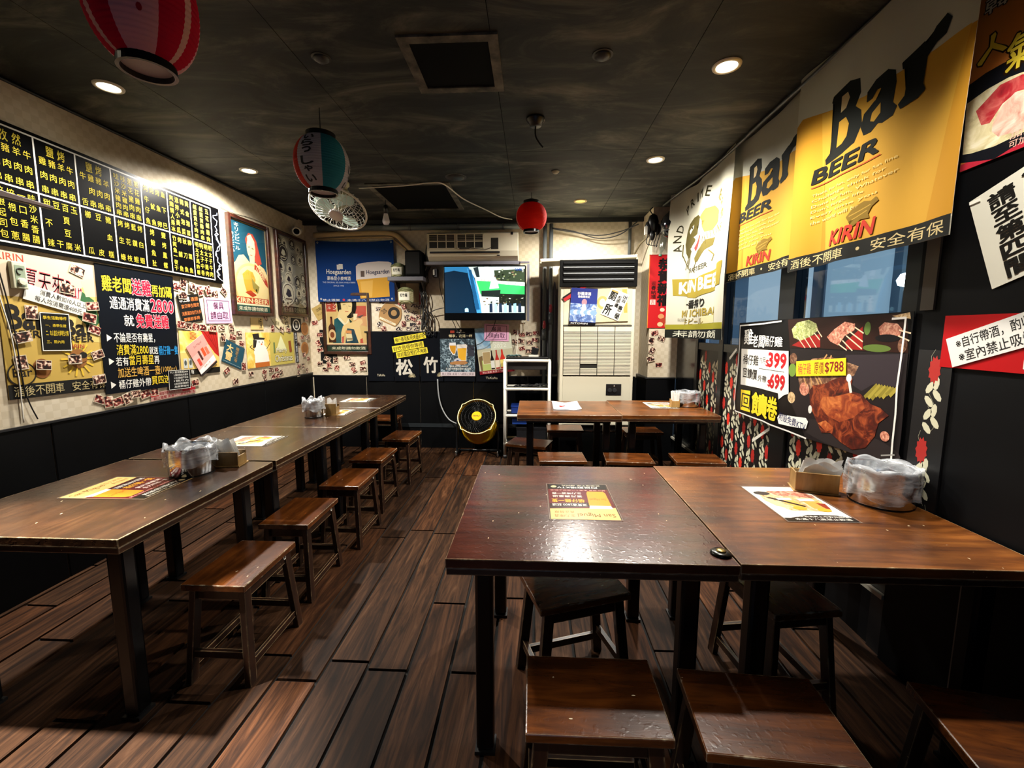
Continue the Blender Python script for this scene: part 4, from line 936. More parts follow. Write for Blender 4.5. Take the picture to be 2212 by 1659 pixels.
def draw_sip(S):
    S.rect(0, 0, 1, .86, '#d9b981').rect(.0, .0, .25, .28, '#b5463a').rect(.66, .18, .97, .42, '#c2544a').poly([(.66,.40),(.97,.36),(.97,.55),(.7,.5)], '#d9a67c').vtext('キリン', .17, .02, .27, .26, WHT, .03).vtext('黒ビール', .05, .02, .13, .24, WHT, .02)
    S.poly([(.27,.0),(.74,.0),(.74,.22),(.69,.36),(.60,.40),(.36,.38),(.29,.25)], '#14110f').poly([(.36,.06),(.50,.02),(.62,.05),(.64,.16),(.62,.28),(.52,.36),(.44,.34),(.38,.25)], '#ead2a2').poly([(.33,.25),(.40,.24),(.50,.36),(.56,.50),(.44,.56),(.26,.40)], '#ead2a2')
    S.line([(.42,.16),(.48,.155)], .005, '#1c1512').line([(.55,.18),(.60,.19)], .005, '#1c1512').line([(.51,.18),(.52,.235)], .003, '#a5764e').line([(.47,.275),(.54,.28)], .008, '#b5402e').line([(.40,.12),(.48,.12)], .003, '#3a2a20')
    S.poly([(.20,.42),(.28,.39),(.46,.54),(.40,.62),(.38,.85),(.14,.85)], '#1f5666').poly([(.55,.40),(.64,.48),(.58,.52)], '#1d3c34').poly([(.50,.58),(.66,.56),(.74,.68),(.80,.85),(.44,.85)], '#1d3f55').poly([(.28,.40),(.42,.52),(.44,.55),(.56,.44),(.54,.40),(.50,.46),(.46,.50),(.34,.39)], '#efe6d0')
    S.poly([(.40,.54),(.48,.50),(.68,.46),(.76,.42),(.86,.42),(.88,.48),(.80,.54),(.86,.85),(.76,.85),(.66,.60),(.50,.58),(.42,.68),(.40,.82),(.34,.84),(.35,.66)], '#e6c894').poly([(.66,.32),(.76,.32),(.73,.42),(.66,.44)], '#efe2c4').poly([(.72,.38),(.92,.33),(.82,.40)], '#4a463e').line([(.63,.30),(.62,.46)], .003, '#8a7a5a')
    S.poly([(.36,.74),(.42,.72),(.40,.85),(.36,.85)], '#c2544a').poly([(.80,.78),(.86,.76),(.87,.85),(.80,.85)], '#c2544a').poly([(.46,.62),(.60,.62),(.60,.68),(.46,.67)], '#d9905a').poly([(.46,.68),(.60,.68),(.62,.80),(.48,.82)], '#e2d6b4').rect(.48, .76, .62, .79, '#8a7a66')
    S.poly([(.10,.37),(.15,.37),(.155,.50),(.21,.56),(.22,.84),(.05,.84),(.05,.56),(.095,.50)], '#3a1711').poly([(.10,.40),(.12,.40),(.12,.50),(.10,.50)], '#8a4a30').ell(.135, .70, .085, .10, '#d8b88e').ell(.135, .70, .05, .055, '#7a3a28').rect(0, .86, 1, .875, '#f0e4c8').rect(0, .875, 1, .888, '#7a2a26').rect(0, .888, 1, 1, '#17322f').htext('未成年請勿飲酒', .10, .915, .92, .97, '#e4dfcc', .02).line([(.012,0),(.012,.87)], .006, '#efe2c4').line([(.985,0),(.985,.87)], .006, '#efe2c4')
framed('framed_picture', 'framed poster of a dark haired woman lifting a glass, under the blue banner', frame('B', -2.187, 1.49, 0, .004), .575, .72, draw_sip, '#d9b981', .03, .036)
S = Sheet('square_coaster', 'tan square note tilted between the corner and the framed woman poster', 'note', frame('B', -2.51, 1.63, 28, .004), .15, .16, '#a98f55'); S.text('酒類', .25, .2, .72, .42, '#4a3c20', .01).text('禁止飲酒', .2, .55, .8, .7, '#6a5830'); S.done()
S = Sheet('round_coaster', 'brown rounded card with a dark ring on the back wall', 'coaster', frame('B', -1.665, 1.60, -24, .006), .27, .25, '#a07c4e', outline=[(.06,.25),(.16,.06),(.5,.0),(.84,.06),(.94,.25),(1,.5),(.95,.80),(.86,.95),(.14,.95),(.05,.80),(0,.5)])
S.ell(.62, .38, .26, .28, '#1d1a17', 28).ell(.62, .38, .13, .14, '#a07c4e', 24).text('20%', .10, .38, .30, .58, '#1d1a17', .03, 60).rect(.12, .80, .88, .90, '#d8cbb0').text('CORONA', .3, .815, .72, .885, '#4a4032'); S.done()
sh = thing('wall_shelf', 'small grey wall shelf carrying the barrel and black loudspeaker', 'shelf', loc=(-1.40, YB, 1.955))
MB().box(-.20, -.27, .0, .20, -.002, .045).build('shelf_board', M('#4c4a52', .5), sh, bevel=.004)
for xx in (-.15, .15): MB().add([(xx, -.004, -.13), (xx, -.004, 0), (xx, -.2, 0), (xx+.012, -.004, -.13), (xx+.012, -.004, 0), (xx+.012, -.2, 0)], [(0,1,2),(5,4,3),(0,3,4,1),(1,4,5,2),(2,5,3,0)]).build('bracket', M('#3a383e', .5), sh)
def sake_barrel(x, y, z, r, h, label, cord=None):
    t = thing('sake_barrel', label, 'barrel', 'straw wrapped sake barrels', loc=(x, y, z))
    STRAW = blotch('straw', [(.35, '#8f8a62'), (.65, '#c5bf98')], 30, stretch=(1, 1, 6), rough=.9)
    MB().lathe([(0, 0), (r*.86, 0), (r*.97, h*.10), (r*1.02, h*.45), (r, h*.72), (r*.9, h*.78)], 28).build('barrel_body', STRAW, t, smooth=True)
    MB().lathe([(r*1.0, h*.72), (r*1.03, h*.76), (r*.80, h*.88), (r*.3, h*.99), (0, h)], 28).build('straw_cap', blotch('straw_green', [(.35, '#6a6e46'), (.65, '#9ea072')], 30, rough=.9), t, smooth=True)
    m = MB()
    for zz in (.74, .82, .08):
        m.tube([(r*(1.035 if zz > .1 else .98)*math.cos(a)*(1 if zz != .82 else .93), r*(1.035 if zz > .1 else .98)*math.sin(a)*(1 if zz != .82 else .93), h*zz + .006*math.sin(6*a)) for a in [2*PI*i/36 for i in range(36)]], .0045, 6, closed=True)
    m.build('rope', M('#5c5f3c', .9), t)
    lw = r*1.36; n = 10; lm = MB(); vs = []
    for i in range(n+1):
        a = -PI/2 - .74 + 1.48*i/n; vs += [(1.045*r*math.cos(a), 1.045*r*math.sin(a), h*.18), (1.045*r*math.cos(a), 1.045*r*math.sin(a), h*.66)]
    lm.add(vs, [(2*i, 2*i+2, 2*i+3, 2*i+1) for i in range(n)]); lb = lm.build('label', M('#d9d6c4', .8), t, smooth=True)
    gl = []; tm_ = MB()
    for i, ch in enumerate('松竹梅'):
        vs, fs, a0, a1, b0, b1 = glyphs(ch, .04)
        pts = []
        for px, py, pz in vs:
            a = -PI/2 - .46 + .32*i + .27*(px-a0)/(a1-a0); rr_ = 1.053*r + pz; pts.append((rr_*math.cos(a), rr_*math.sin(a), h*.36 + h*.22*(py-b0)/(b1-b0)))
        tm_.add(pts, fs)
    tm_.build('lettering', M('#15130f', .7), lb)
    if cord: MB().tube([(0, 0, h*.98), (0, 0, h*.98+cord)], .002, 6).build('cord', CABLEBLK, t)
    return t
sake_barrel(-1.51, 4.90, 2.0, .078, .165, 'straw wrapped sake barrel standing on the small wall shelf')
sake_barrel(-1.445, 4.935, 1.715, .086, .19, 'straw wrapped sake barrel hanging under the small wall shelf', .05)
sp = thing('loudspeaker', 'black box loudspeaker on the small wall shelf', 'speaker', loc=(-1.315, 4.895, 2.0))
MB().box(-.09, -.105, 0, .09, .11, .285).build('cabinet', M('#030303', .7, spec=.1), sp, bevel=.02)
MB().box(-.075, -.110, .03, .075, -.105, .26).build('grille', M('#040404', .9), sp)
rf = thing('red_gate_panel', 'cream panel between red uprights behind the hanging barrel', 'panel', loc=(-1.43, YB-.012, 1.74))
MB().box(-.11, 0, 0, .11, .010, .26).build('paper_panel', M('#c9b48a', .8), rf)
for xx in (-.135, .115): MB().box(xx, -.012, -.03, xx+.022, .010, .27).build('upright', M('#8d1a1c', .5), rf)
MB().box(-.15, -.012, .235, .15, .010, .262).build('crossbar', M('#8d1a1c', .5), rf)

# dark curtain strips with brush characters
nr = thing('noren_curtain', 'dark navy split curtain with large white brush characters on the back wall', 'curtain')
nr.matrix_world = frame('B', -1.12, 1.10, 0, .008)
MB().tube([(-.86, .295, .012), (.86, .295, .012)], .008, 8).build('curtain_rod', M('#15161a', .5), nr, smooth=True)
for i, (xa, xb) in enumerate(((-1.955,-1.645),(-1.635,-1.335),(-1.320,-1.05),(-1.04,-.675),(-.66,-.275))):
    S = Sheet('curtain_panel', '', '', Matrix.Translation(((xa+xb)/2+1.12, .0, .002)), xb-xa, .575, '#070b14', cloth=folds(.003, 5, 4, i*1.3), grid=(8, 10), parent=nr)
    if i == 0: S.text('TaKaRa', .36, .855, .66, .90, '#d8ceb4', .02)
    if i == 1: S.text('松', .08, .55, .72, .87, '#ddd8cc', .05)
    if i == 2: S.text('竹', .15, .50, .75, .82, '#ddd8cc', .05)
    if i in (1, 2):
        for q in range(9):
            a = PI*(.05+.9*q/8); cx, cy = (.70, .92) if i == 1 else (.86, .90); S.line([(cx+.03*math.cos(a), cy-.012*math.sin(a)), (cx+.14*math.cos(a), cy-.085*math.sin(a))], .006, '#cdbf98')
    if i == 4: S.text('TaKaRa', .3, .90, .66, .945, '#d8ceb4', .02)
    S.done()
for (u, v, t_, lb) in ((-1.437, 1.325, '桶仔雞現點現烤最好吃', 'top yellow strip of handwriting on the dark curtain'), (-1.462, 1.222, '好吃值得你等得', 'middle yellow strip of handwriting on the dark curtain'), (-1.417, 1.151, '提前電話預訂不用等', 'bottom yellow strip of handwriting on the dark curtain')):
    S = Sheet('yellow_strip', lb, 'notice', frame('B', u, v, 9.8, .026), .38, .07, '#e2d13a', rough=.6); S.htext(t_, .03, .12, .97, .9, '#1c1a10', .02); S.done()
S = Sheet('glass_poster', 'dark poster of two beer glasses among icy leaves on the back wall', 'poster', frame('B', -.875, 1.158, 0, .030), .41, .56, F_ICE, rough=.35)
S.rect(.0, 0, 1, .22, '#0c0d10').rect(.30, .05, .42, .10, '#a5402f').text('Hoegaarden', .48, .075, .72, .10, WHT, .01).ell(.6, .05, .03, .022, WHT).text('暢享，在這一杯', .26, .13, .93, .19, '#d9cba0', .015)
S.poly([(.27,.30),(.45,.30),(.48,.45),(.42,.56),(.36,.56),(.25,.42)], '#d9dade').poly([(.27,.36),(.46,.36),(.44,.52),(.38,.54),(.30,.46)], '#c98f2a').poly([(.48,.34),(.78,.33),(.75,.68),(.52,.68)], '#d8d3cc').poly([(.50,.42),(.76,.41),(.73,.67),(.53,.67)], '#dfaa33').rect(.79, .35, .98, .58, '#3a3c46').ell(.5, .70, .11, .08, '#b7b9c4').ell(.5, .71, .05, .05, '#3a4064').poly([(.27,.72),(.4,.69),(.72,.68),(.8,.72),(.7,.76),(.3,.76)], '#a5764a')
S.text('豪格登 比利時小麥白啤酒', .26, .775, .80, .81, WHT, .01).text('自 2021年榮獲品質第一獎 誌慶', .16, .825, .88, .865, WHT, .01).rect(0, .915, 1, 1, '#c9bcc0').text('禁止酒駕 未滿十八歲禁止飲酒', .04, .93, .96, .985, '#5a4a52', .005); S.done()
S = Sheet('calendar_poster', 'tilted calendar poster of three bottles behind the white rack', 'poster', frame('B', -.438, 1.185, 6.5, .034), .41, .54, '#b8b49a', rough=.35)
S.rect(0, 0, .42, .45, F_SKY).rect(.4, 0, 1, .5, '#c9ccb8').text('FRIENDS', .48, .32, .86, .37, WHT, .01).text('2022', .48, .38, .84, .46, '#dfe2d8', .02).poly([(.02,.62),(.3,.55),(.3,.92),(.05,.92)], '#6d5a3c').rect(.10, .70, .34, .93, '#a9b56a').rect(.14, .52, .36, .78, '#a58f66').box(.14, .52, .36, .78, .004, '#e6e2cc')
for (a, b, cc, lc) in ((.40, .05, '#1c1412', '#d4d4cc'), (.54, .055, '#a82a26', '#d9cdb8'), (.70, .075, '#c23426', '#e0cc70')):
    S.poly([(a-b*.3,.50),(a+b*.3,.50),(a+b*.35,.60),(a+b,.70),(a+b,.91),(a-b,.91),(a-b,.70),(a-b*.35,.60)], cc).rect(a-b, .72, a+b, .88, lc)
S.rect(0, .925, 1, 1, '#7d1a22').text('禁止酒駕 未滿十八歲', .08, .94, .7, .985, '#e7c4c0', .005); S.done()
pink_sign(frame('B', -.415, 1.388, -1.5, .042), .285, 'pink cutlery sign pinned over the calendar poster below the television')
# television
tv = thing('television', 'wall television showing a garden path, bluish light', 'television', loc=(-.53, 4.85, 1.523))
MB().box(-.457, -.02, 0, .457, .04, .596).build('tv_frame', M('#07080a', .2), tv, bevel=.006)
MB().box(-.13, .04, .2, .13, .195, .42).build('wall_mount', M('#1a1b1d', .5), tv)
TVS = 1.5
def scr(name, S_): return M(name, .3, emit=S_)
SS = Sheet('tv_screen', '', '', Matrix.Translation((0, -.0205, .332)) @ Matrix.Rotation(PI/2, 4, 'X'), .885, .50, M('#0f3a5e', .2, emit=TVS*.22), thick=.001, parent=tv)
def tp(pts, c, e=1.0): SS.poly(pts, M(c, .3, emit=TVS*e))
tp([(0,0),(.30,0),(.36,.25),(.42,.6),(.45,1),(0,1)], '#0b2a44', .35); tp([(0,0),(.30,0),(.345,.10),(.28,.13),(.12,.08),(0,.12)], '#2d7ab0', .6); tp([(.28,.03),(.34,.10),(.40,.40),(.44,.75),(.46,1),(.40,1),(.36,.62),(.30,.22)], '#3f8fc8', .8)
tp([(.30,0),(1,0),(1,1),(.46,1),(.44,.72),(.38,.25)], '#b9c9c4', .9); tp([(.62,.08),(1,.05),(1,.42),(.64,.42)], '#33402e', .5); tp([(.40,.30),(1,.36),(1,.60),(.45,.60)], '#35b45e', .9); tp([(.64,.30),(1,.34),(1,.42),(.64,.36)], '#e6ece6', 1); tp([(.68,.58),(1,.60),(1,.86),(.68,.82)], '#1c2018', .5); tp([(.46,.52),(.70,.50),(.69,.66),(.46,.64)], '#1d2624', .5)
tp([(.36,.02),(.42,0),(.44,.22),(.40,.22)], '#27343a', .5); tp([(.50,0),(.55,0),(.56,.24),(.50,.24)], '#e9efee', 1); tp([(.58,.30),(.62,.18),(.66,.30),(.68,.46),(.56,.48)], '#cfe0ee', 1); tp([(.50,.66),(.54,.66),(.54,.98),(.49,.98)], '#e9e3d8', 1)
for i in range(7): tp([(.56+.06*i,.80),(.595+.06*i,.79),(.60+.06*i,.99),(.56+.06*i,.99)], '#8fc3e6' if i % 2 else '#20304a', 1 if i % 2 else .4)
tr_ = random.Random(4)
for i in range(70):
    a, b = tr_.uniform(.46, .97), tr_.choice((tr_.uniform(.04, .30), tr_.uniform(.60, .84), tr_.uniform(.06, .28))); q, h_ = tr_.uniform(.008, .03), tr_.uniform(.01, .04)
    if b < .31 and a > .60 or b > .6: tp([(a,b),(a+q,b+tr_.uniform(-.01,.01)),(a+q*.8,b+h_),(a-q*.2,b+h_*.8)], tr_.choice(['#56663e', '#2a3422', '#8d9a70', '#1a2016', '#c9d2c0', '#6d5a48']), .7)
for i in range(16): tp([(.46+.03*i, .30+.006*i), (.475+.03*i, .30+.006*i), (.473+.03*i, .27+.006*i), (.462+.03*i, .265+.006*i)], tr_.choice(['#e9efe9', '#c9a8a0', '#f2f4f2', '#8d9aa6']), .9)
for i in range(10): tp([(.30+.008*i, .06+.085*i), (.335+.010*i, .06+.085*i), (.35+.010*i, .16+.085*i), (.315+.008*i, .16+.085*i)], '#1c5a8c', .45)
tp([(.25,.91),(.275,.89),(.295,.91),(.297,.98),(.25,.98)], '#9fdcf2', 1); SS.text('NHK', .88, .03, .97, .09, M('#1c3f8d', .3, emit=TVS*.6), .03); SS.done()
ld = thing('cable_ledge', 'grey metal ledge between wall air conditioner and television', 'ledge', loc=(-.675, YB, 2.135))
MB().box(-.535, -.19, 0, .535, -.002, .035).box(.535, -.20, .01, .64, -.17, .03).build('ledge_plate', M('#77757e', .4), ld, bevel=.004)
MB().box(.612, -.20, -.62, .640, -.17, .0).build('ledge_end', M('#7d7c86', .4), ld)
MB().box(-.46, -.10, -.12, -.41, -.01, -.03).build('socket_box', M('#3c3a40', .5), ld); MB().box(-.455, -.112, -.10, -.435, -.10, -.04).build('plug', WHITEPL, ld)
# wall air conditioner
ac = thing('wall_air_conditioner', 'old cream wall air conditioner with square grilles above the television', 'air conditioner', loc=(-.66, YB, 2.175))
prof = [(-.002, 0), (-.16, 0), (-.215, .045), (-.235, .10), (-.235, .285), (-.20, .30), (-.002, .30)]
m = MB(); n = len(prof); m.add([(-.5, y, z) for y, z in prof] + [(.5, y, z) for y, z in prof], [tuple(reversed(range(n))), tuple(range(n, 2*n))] + [(i, (i+1) % n, (i+1) % n+n, i+n) for i in range(n)]); m.build('ac_case', CREAM, ac, bevel=.004)
for xa in (-.475, -.165):
    MB().box(xa, -.238, .125, xa+.285, -.2345, .275).build('grille_recess', M('#1a1a18', .6), ac)
    g = MB()
    for i in range(4): g.box(xa-.004+.095*i, -.246, .121, xa+.004+.095*i, -.238, .279)
    for z in (.121, .196, .271): g.box(xa-.004, -.246, z, xa+.289, -.238, z+.008)
    for z in (.215, .235, .255): g.box(xa, -.241, z, xa+.285, -.238, z+.002)
    g.build('grille', CREAM, ac)
MB().box(.205, -.2365, .115, .285, -.2345, .235).build('missing_cover', M('#15130f', .7), ac); MB().box(-.47, -.237, .075, .30, -.226, .093).build('outlet_slot', M('#15161a', .5), ac); MB().box(.27, -.232, .045, .30, -.22, .055).build('indicator', BLACKPL, ac); MB().box(-.14, -.25, .118, -.03, -.238, .136).build('brand_plate', M('#3b3a34', .5), ac); MB().box(.42, -.24, .265, .445, -.23, .295).build('clip', BLACKPL, ac)
MB().tube(smooth_path([(-.03, -.246, .127), (.05, -.25, .118), (.15, -.25, .112), (.25, -.25, .145)]), .003, 6).build('loose_wire', CABLEBLK, ac)
# pipes and cables
GREYM = M('#4a4e50', .35)
pp = thing('ceiling_pipe', 'thick dark grey pipe along the top of the back wall', 'pipe', loc=(-1.29, 4.955, 2.56))
MB().tube([(-1.15, 0, 0), (1.14, 0, 0)], .032, 14).build('pipe_body', M('#596266', .32), pp, smooth=True)
for xx in (-.95, -.1, .45, .95): MB().tube([(xx, 0, 0), (xx+.025, 0, 0)], .0345, 14).build('clamp', M('#565b5d', .35, .4), pp, smooth=True)
for xx in (-.95, .45): MB().box(xx+.004, .0, .0, xx+.021, .09, .02).build('bracket', GREYM, pp)
for (x, vz, lb) in ((.135, 1.42, 'grey vertical pipe with low red valve left of the big air conditioner'), (.205, 1.60, 'taller grey vertical pipe with higher red valve beside the big air conditioner')):
    t = thing('vertical_pipe', lb, 'pipe', 'grey pipes beside the big air conditioner', loc=(x, 4.985, .30))
    MB().tube([(0, 0, 0), (0, 0, 2.29)], .022, 12).build('pipe_body', GREYPIPE, t, smooth=True)
    MB().tube([(0, 0, vz-.42), (0, 0, vz-.30)], .029, 12).build('coupling', M('#3c4042', .4), t, smooth=True)
    MB().lathe([(0, 0), (.016, .01), (.020, .05), (.012, .09), (0, .095)], 12, c=(0, -.035, vz-.29)).build('valve_handle', M('#8a1f2c', .4), t, smooth=True)
cp_ = thing('corrugated_sheet', 'grey corrugated sheet with scalloped top behind the vertical pipes', 'panel', loc=(.22, YB-.006, .90))
m = MB(); n = 60; vs = []
for i in range(n+1):
    x = -.13 + .27*i/n; y = -.008 - .008*math.cos(2*PI*i/n*5); vs += [(x, y, 0), (x, y, 1.02+.045*math.cos(2*PI*i/n*5))]
m.add(vs, [(2*i, 2*i+2, 2*i+3, 2*i+1) for i in range(n)]); m.build('sheet', M('#5d5a60', .5), cp_, smooth=True)
td = cable('trunking', [(-2.52, 5.02, 2.50), (-2.1, 5.02, 2.515), (-1.72, 5.02, 2.52), (-1.56, 5.02, 2.49), (-1.44, 5.01, 2.38), (-1.32, 5.0, 2.27)], .030, M('#b09a72', .7), 'thick cream taped hose bending down above the blue banner', 'hose', n=12)
cable('thin_trunking', [(-2.5, 5.035, 2.455), (-1.7, 5.035, 2.475), (-1.58, 5.035, 2.43), (-1.42, 5.03, 2.30)], .012, M('#a8926c', .7), 'thin cream hose under the thicker one above the blue banner', 'hose')
cr = random.Random(8); CT_ = thing('cable_tangle', 'tangled bundle of black cables between loudspeaker and television', 'cables')
for i in range(9):
    x0 = -1.26 + .012*i; pts = [(x0+.02, 4.97, 2.15)]
    for z in (1.95, 1.75, 1.55, 1.42): pts.append((-1.26 + cr.uniform(-.035, .06), 4.99+cr.uniform(-.02, .02), z))
    if i % 3 == 0: pts += [(pts[-1][0]+.05, 4.99, 1.36), (pts[-1][0]+.07, 5.0, 1.52), (pts[-1][0]+.02, 5.0, 1.62)]
    cable('loose_cable', pts, .0055, CABLEBLK, parent=CT_)
cable('tv_cable', [(-1.06, 4.94, 2.0), (-1.05, 4.98, 1.85), (-1.0, 4.99, 1.68), (-.92, 4.985, 1.52), (-.85, 4.97, 1.38), (-.76, 4.97, 1.25), (-.66, 4.96, 1.24), (-.56, 4.96, 1.29), (-.46, 4.96, 1.42), (-.42, 4.97, 1.53)], .004, CABLEBLK, 'thin black cable looping under the television over the posters')
cable('tv_side_cable', [(-1.22, 4.99, 1.60), (-1.1, 4.96, 1.65), (-.98, 4.92, 1.67)], .005, CABLEBLK, 'black cable crossing to the television edge')
cable('ac_cable', [(-1.17, 4.95, 2.44), (-1.21, 4.97, 2.3), (-1.22, 4.98, 2.15)], .007, CABLEBLK, 'black cable beside the wall air conditioner end')
for i, (za, zb, zc) in enumerate(((2.53, 2.45, 2.53), (2.54, 2.42, 2.57))):
    cable('sagging_cable', [(.21, 4.96, za), (.45, 4.96, za-.04), (.72, 4.95, zb), (.95, 4.9, zb+.03), (1.12, 4.80, zc)], .006, CABLEBLK, ('upper' if i == 0 else 'lower') + ' black cable sagging over the big air conditioner')
MB_ = MB().tube([(1.08, 5.02, 2.15), (1.08, 5.02, 2.62)], .018, 10).build('corner_pipe', GREYPIPE, smooth=True); tag(MB_, 'short grey pipe rising behind the big air conditioner corner', 'pipe')
cable('floor_fan_cord', [(-1.12, 5.025, .84), (-1.11, 5.02, .66), (-1.07, 5.0, .50), (-.98, 4.96, .37), (-.86, 4.90, .325)], .008, M('#8f9294', .4), 'grey cord curving down to the yellow floor fan', 'cord')
cb_ = thing('wall_controller', 'small cream wall controller under the television corner', 'controller', loc=(-.108, YB, 1.50)); MB().box(-.032, -.024, 0, .032, -.002, .075).build('case', CREAM, cb_, bevel=.004); MB().lathe([(.016, 0), (.016, .004), (0, .005)], 16, c=(0, -.024, .037), T=Matrix.Rotation(PI/2, 4, 'X')).build('dial', WHITEPL, cb_)
cable('controller_wire', [(-.108, 5.035, 1.5), (-.10, 5.035, 1.42), (-.13, 5.035, 1.36)], .003, M('#8a7a5a', .6), 'thin wire under the small wall controller', 'wire')
cable('rack_wire', [(-.165, 5.0, 1.55), (-.17, 5.0, 1.3), (-.18, 4.90, 1.125)], .003, CABLEWHT, 'thin white wire hanging down to the rack top', 'wire')
snaps('B', [(-1.76,1.745),(-1.8,1.66),(-1.5,1.685),(-1.385,1.70),(-1.33,1.68),(-1.47,1.64),(-1.38,1.615),(-1.33,1.57),(-1.47,1.56),(-1.40,1.545),(-1.34,1.50),(-1.51,1.485),(-1.40,1.475),(-1.8,1.48),(-1.75,1.43),(-1.57,1.43),(-1.45,1.43),(-1.36,1.435)], 'small snapshot stuck around the brown rounded card on the back wall', 'snapshots around the rounded card', cool=True)
snaps('B', [(-2.58,1.50),(-2.53,1.36),(-2.55,1.26),(-2.53,1.18)], 'small snapshot stuck between the corner and the framed woman poster', 'snapshots by the corner on the back wall')
snaps('B', [(-2.45,1.075),(-2.35,1.06),(-2.21,1.09),(-2.54,1.02),(-2.43,1.0),(-2.48,.945),(-2.34,.965),(-2.15,1.01),(-2.13,.945),(-2.02,.955),(-2.02,1.03)], 'small snapshot stuck below the framed woman poster', 'snapshots below the framed woman poster')
snaps('B', [(-.19,1.39),(-.12,1.36),(-.04,1.37),(-.20,1.28),(-.13,1.29),(-.12,1.20),(-.03,1.27),(.03,1.30),(.04,1.38),(-.04,1.17),(.03,1.2)], 'small snapshot stuck above the white rack', 'snapshots above the white rack')
BP = Sheet('dark_sheet', 'black sheet half hidden by the framed woman poster', 'paper', frame('B', -2.43, 1.22, 0, .002), .20, .40, '#0b0c0e'); BP.done()

# big floor standing air conditioner
fa = thing('standing_air_conditioner', 'tall cream standing air conditioner with black louvres on a black plinth', 'air conditioner', loc=(.675, 4.78, 0))
W2 = .385
MB().box(-W2, -.22, .40, W2, .22, 2.10).build('ac_case', CREAM, fa, bevel=.008)
MB().box(-W2+.01, -.20, 0, W2-.01, .22, .40).build('plinth', M('#050505', .4, spec=.2), fa)
MB().box(-W2+.06, -.205, .33, W2-.06, -.2, .345).build('plinth_rail', CHROME, fa)
MB().box(-W2-.012, -.255, 1.855, W2+.004, -.215, 2.125).build('louvre_box', M('#050505', .6, spec=.1), fa, bevel=.004)
for z in (1.905, 1.965, 2.025, 2.085): MB().box(-W2+.025, -.268, z, W2-.035, -.255, z+.020).build('louvre', M('#040404', .6, spec=.15), fa); 
for z in (1.926, 1.986, 2.046): MB().box(-W2+.025, -.271, z, W2-.035, -.262, z+.006).build('louvre_edge', M('#aeb2b4', .3), fa)
MB().box(-W2+.035, -.2245, 1.47, W2-.035, -.2205, 1.845).build('front_panel', M('#cdc6ac', .4), fa, bevel=.002)
MB().box(-W2+.03, -.226, 1.455, W2-.03, -.22, 1.465).build('panel_seam', M('#26241f', .5), fa)
MB().box(-W2+.035, -.2225, .93, W2-.035, -.2203, 1.45).build('intake_recess', M('#14120c', .6), fa)
for c in range(4):
    for r_ in range(30):
        xa = -W2+.038+.1775*c; z = .945 + r_*.0150
        if c == 1 and 5 <= r_ <= 7: continue
        MB().box(xa, -.233, z, xa+.170, -.2225, z+.0095).build('intake_slat', CREAM, fa)
for c in range(4): MB().box(-W2+.038+.1775*c, -.234, 1.398, -W2+.208+.1775*c, -.2225, 1.448).build('intake_band', CREAM, fa)
MB().box(-W2+.035, -.2240, .41, W2-.035, -.2205, .925).build('lower_panel', M('#d2ccb6', .42), fa, bevel=.002)
MB().box(.105, -.230, .73, .265, -.224, .85).build('control_panel', M('#15161a', .3), fa, bevel=.003); MB().lathe([(.022, 0), (.022, .01), (0, .011)], 18, c=(.195, -.230, .785), T=Matrix.Rotation(PI/2, 4, 'X')).build('knob', M('#2a2c30', .3), fa); MB().lathe([(.022, 0), (.022, .01), (0, .011)], 18, c=(.145, -.230, .785), T=Matrix.Rotation(PI/2, 4, 'X')).build('knob', M('#2a2c30', .3), fa); MB().box(.185, -.233, .825, .195, -.230, .835).build('pilot_lamp', M('#c9b8a8', .4), fa)
tr = thing('cream_tray', 'long cream cover tilted on top of the standing air conditioner', 'tray', loc=(.575, 4.72, 2.13)); RT = Matrix.Rotation(math.radians(-2.2), 4, 'Y')
MB().box(-.5, -.14, 0, .5, .2, .034, T=RT).build('tray_plate', M('#ddd6ba', .4), tr, bevel=.006); MB().box(-.5, -.146, -.012, -.485, -.10, 0, T=RT).box(.485, -.146, -.03, .5, -.10, 0, T=RT).build('tray_lip', M('#cfc8ac', .4), tr)
S = Sheet('wave_poster', 'blue and purple wave poster on the standing air conditioner', 'poster', frame('B', .525, 1.655, -3, .515), .27, .37, '#2a3478', rough=.3)
S.rect(0, .42, 1, .92, F_BLUE).text('妙體清酒', .25, .10, .75, .19, WHT, .03).text('鶴龜壽限定', .27, .20, .72, .26, WHT, .02).ell(.52, .38, .10, .09, '#a07a86').poly([(.45,.45),(.55,.42),(.62,.55),(.58,.75),(.46,.78),(.42,.62)], '#dfe0e4')
for i in range(7): S.ell(.12+.13*i, .66+.05*((i*3) % 3), .13, .07, '#b9d0da' if i % 2 else '#7d9bc2', 16)
S.rect(0, .93, 1, 1, '#0d0e16').text('KITORIN', .06, .945, .7, .99, WHT, .01); S.done()
S = Sheet('pennant', 'small red and black diagonal paper strip behind the wave poster', 'paper', frame('B', .43, 1.80, 33, .509), .26, .05, '#a8242a'); S.rect(0, 0, 1, .35, '#1b1614').done()
S = Sheet('gold_flyer', 'pale gold flyer partly behind the tilted restroom sign', 'flyer', frame('B', .80, 1.67, 2, .509), .36, .34, '#cfc59c'); S.ell(.28, .42, .16, .20, '#a99d5c').ell(.28, .42, .09, .12, '#d8cfae').rect(.84, .05, .97, .3, '#b0a04e').rect(.88, .45, .98, .75, '#b0a04e').done()
S = Sheet('toilet_sign', 'tilted white sign pointing to the restroom on the standing air conditioner', 'sign', frame('B', .845, 1.675, -22, .517), .195, .285, '#e4e2dc', rough=.6)
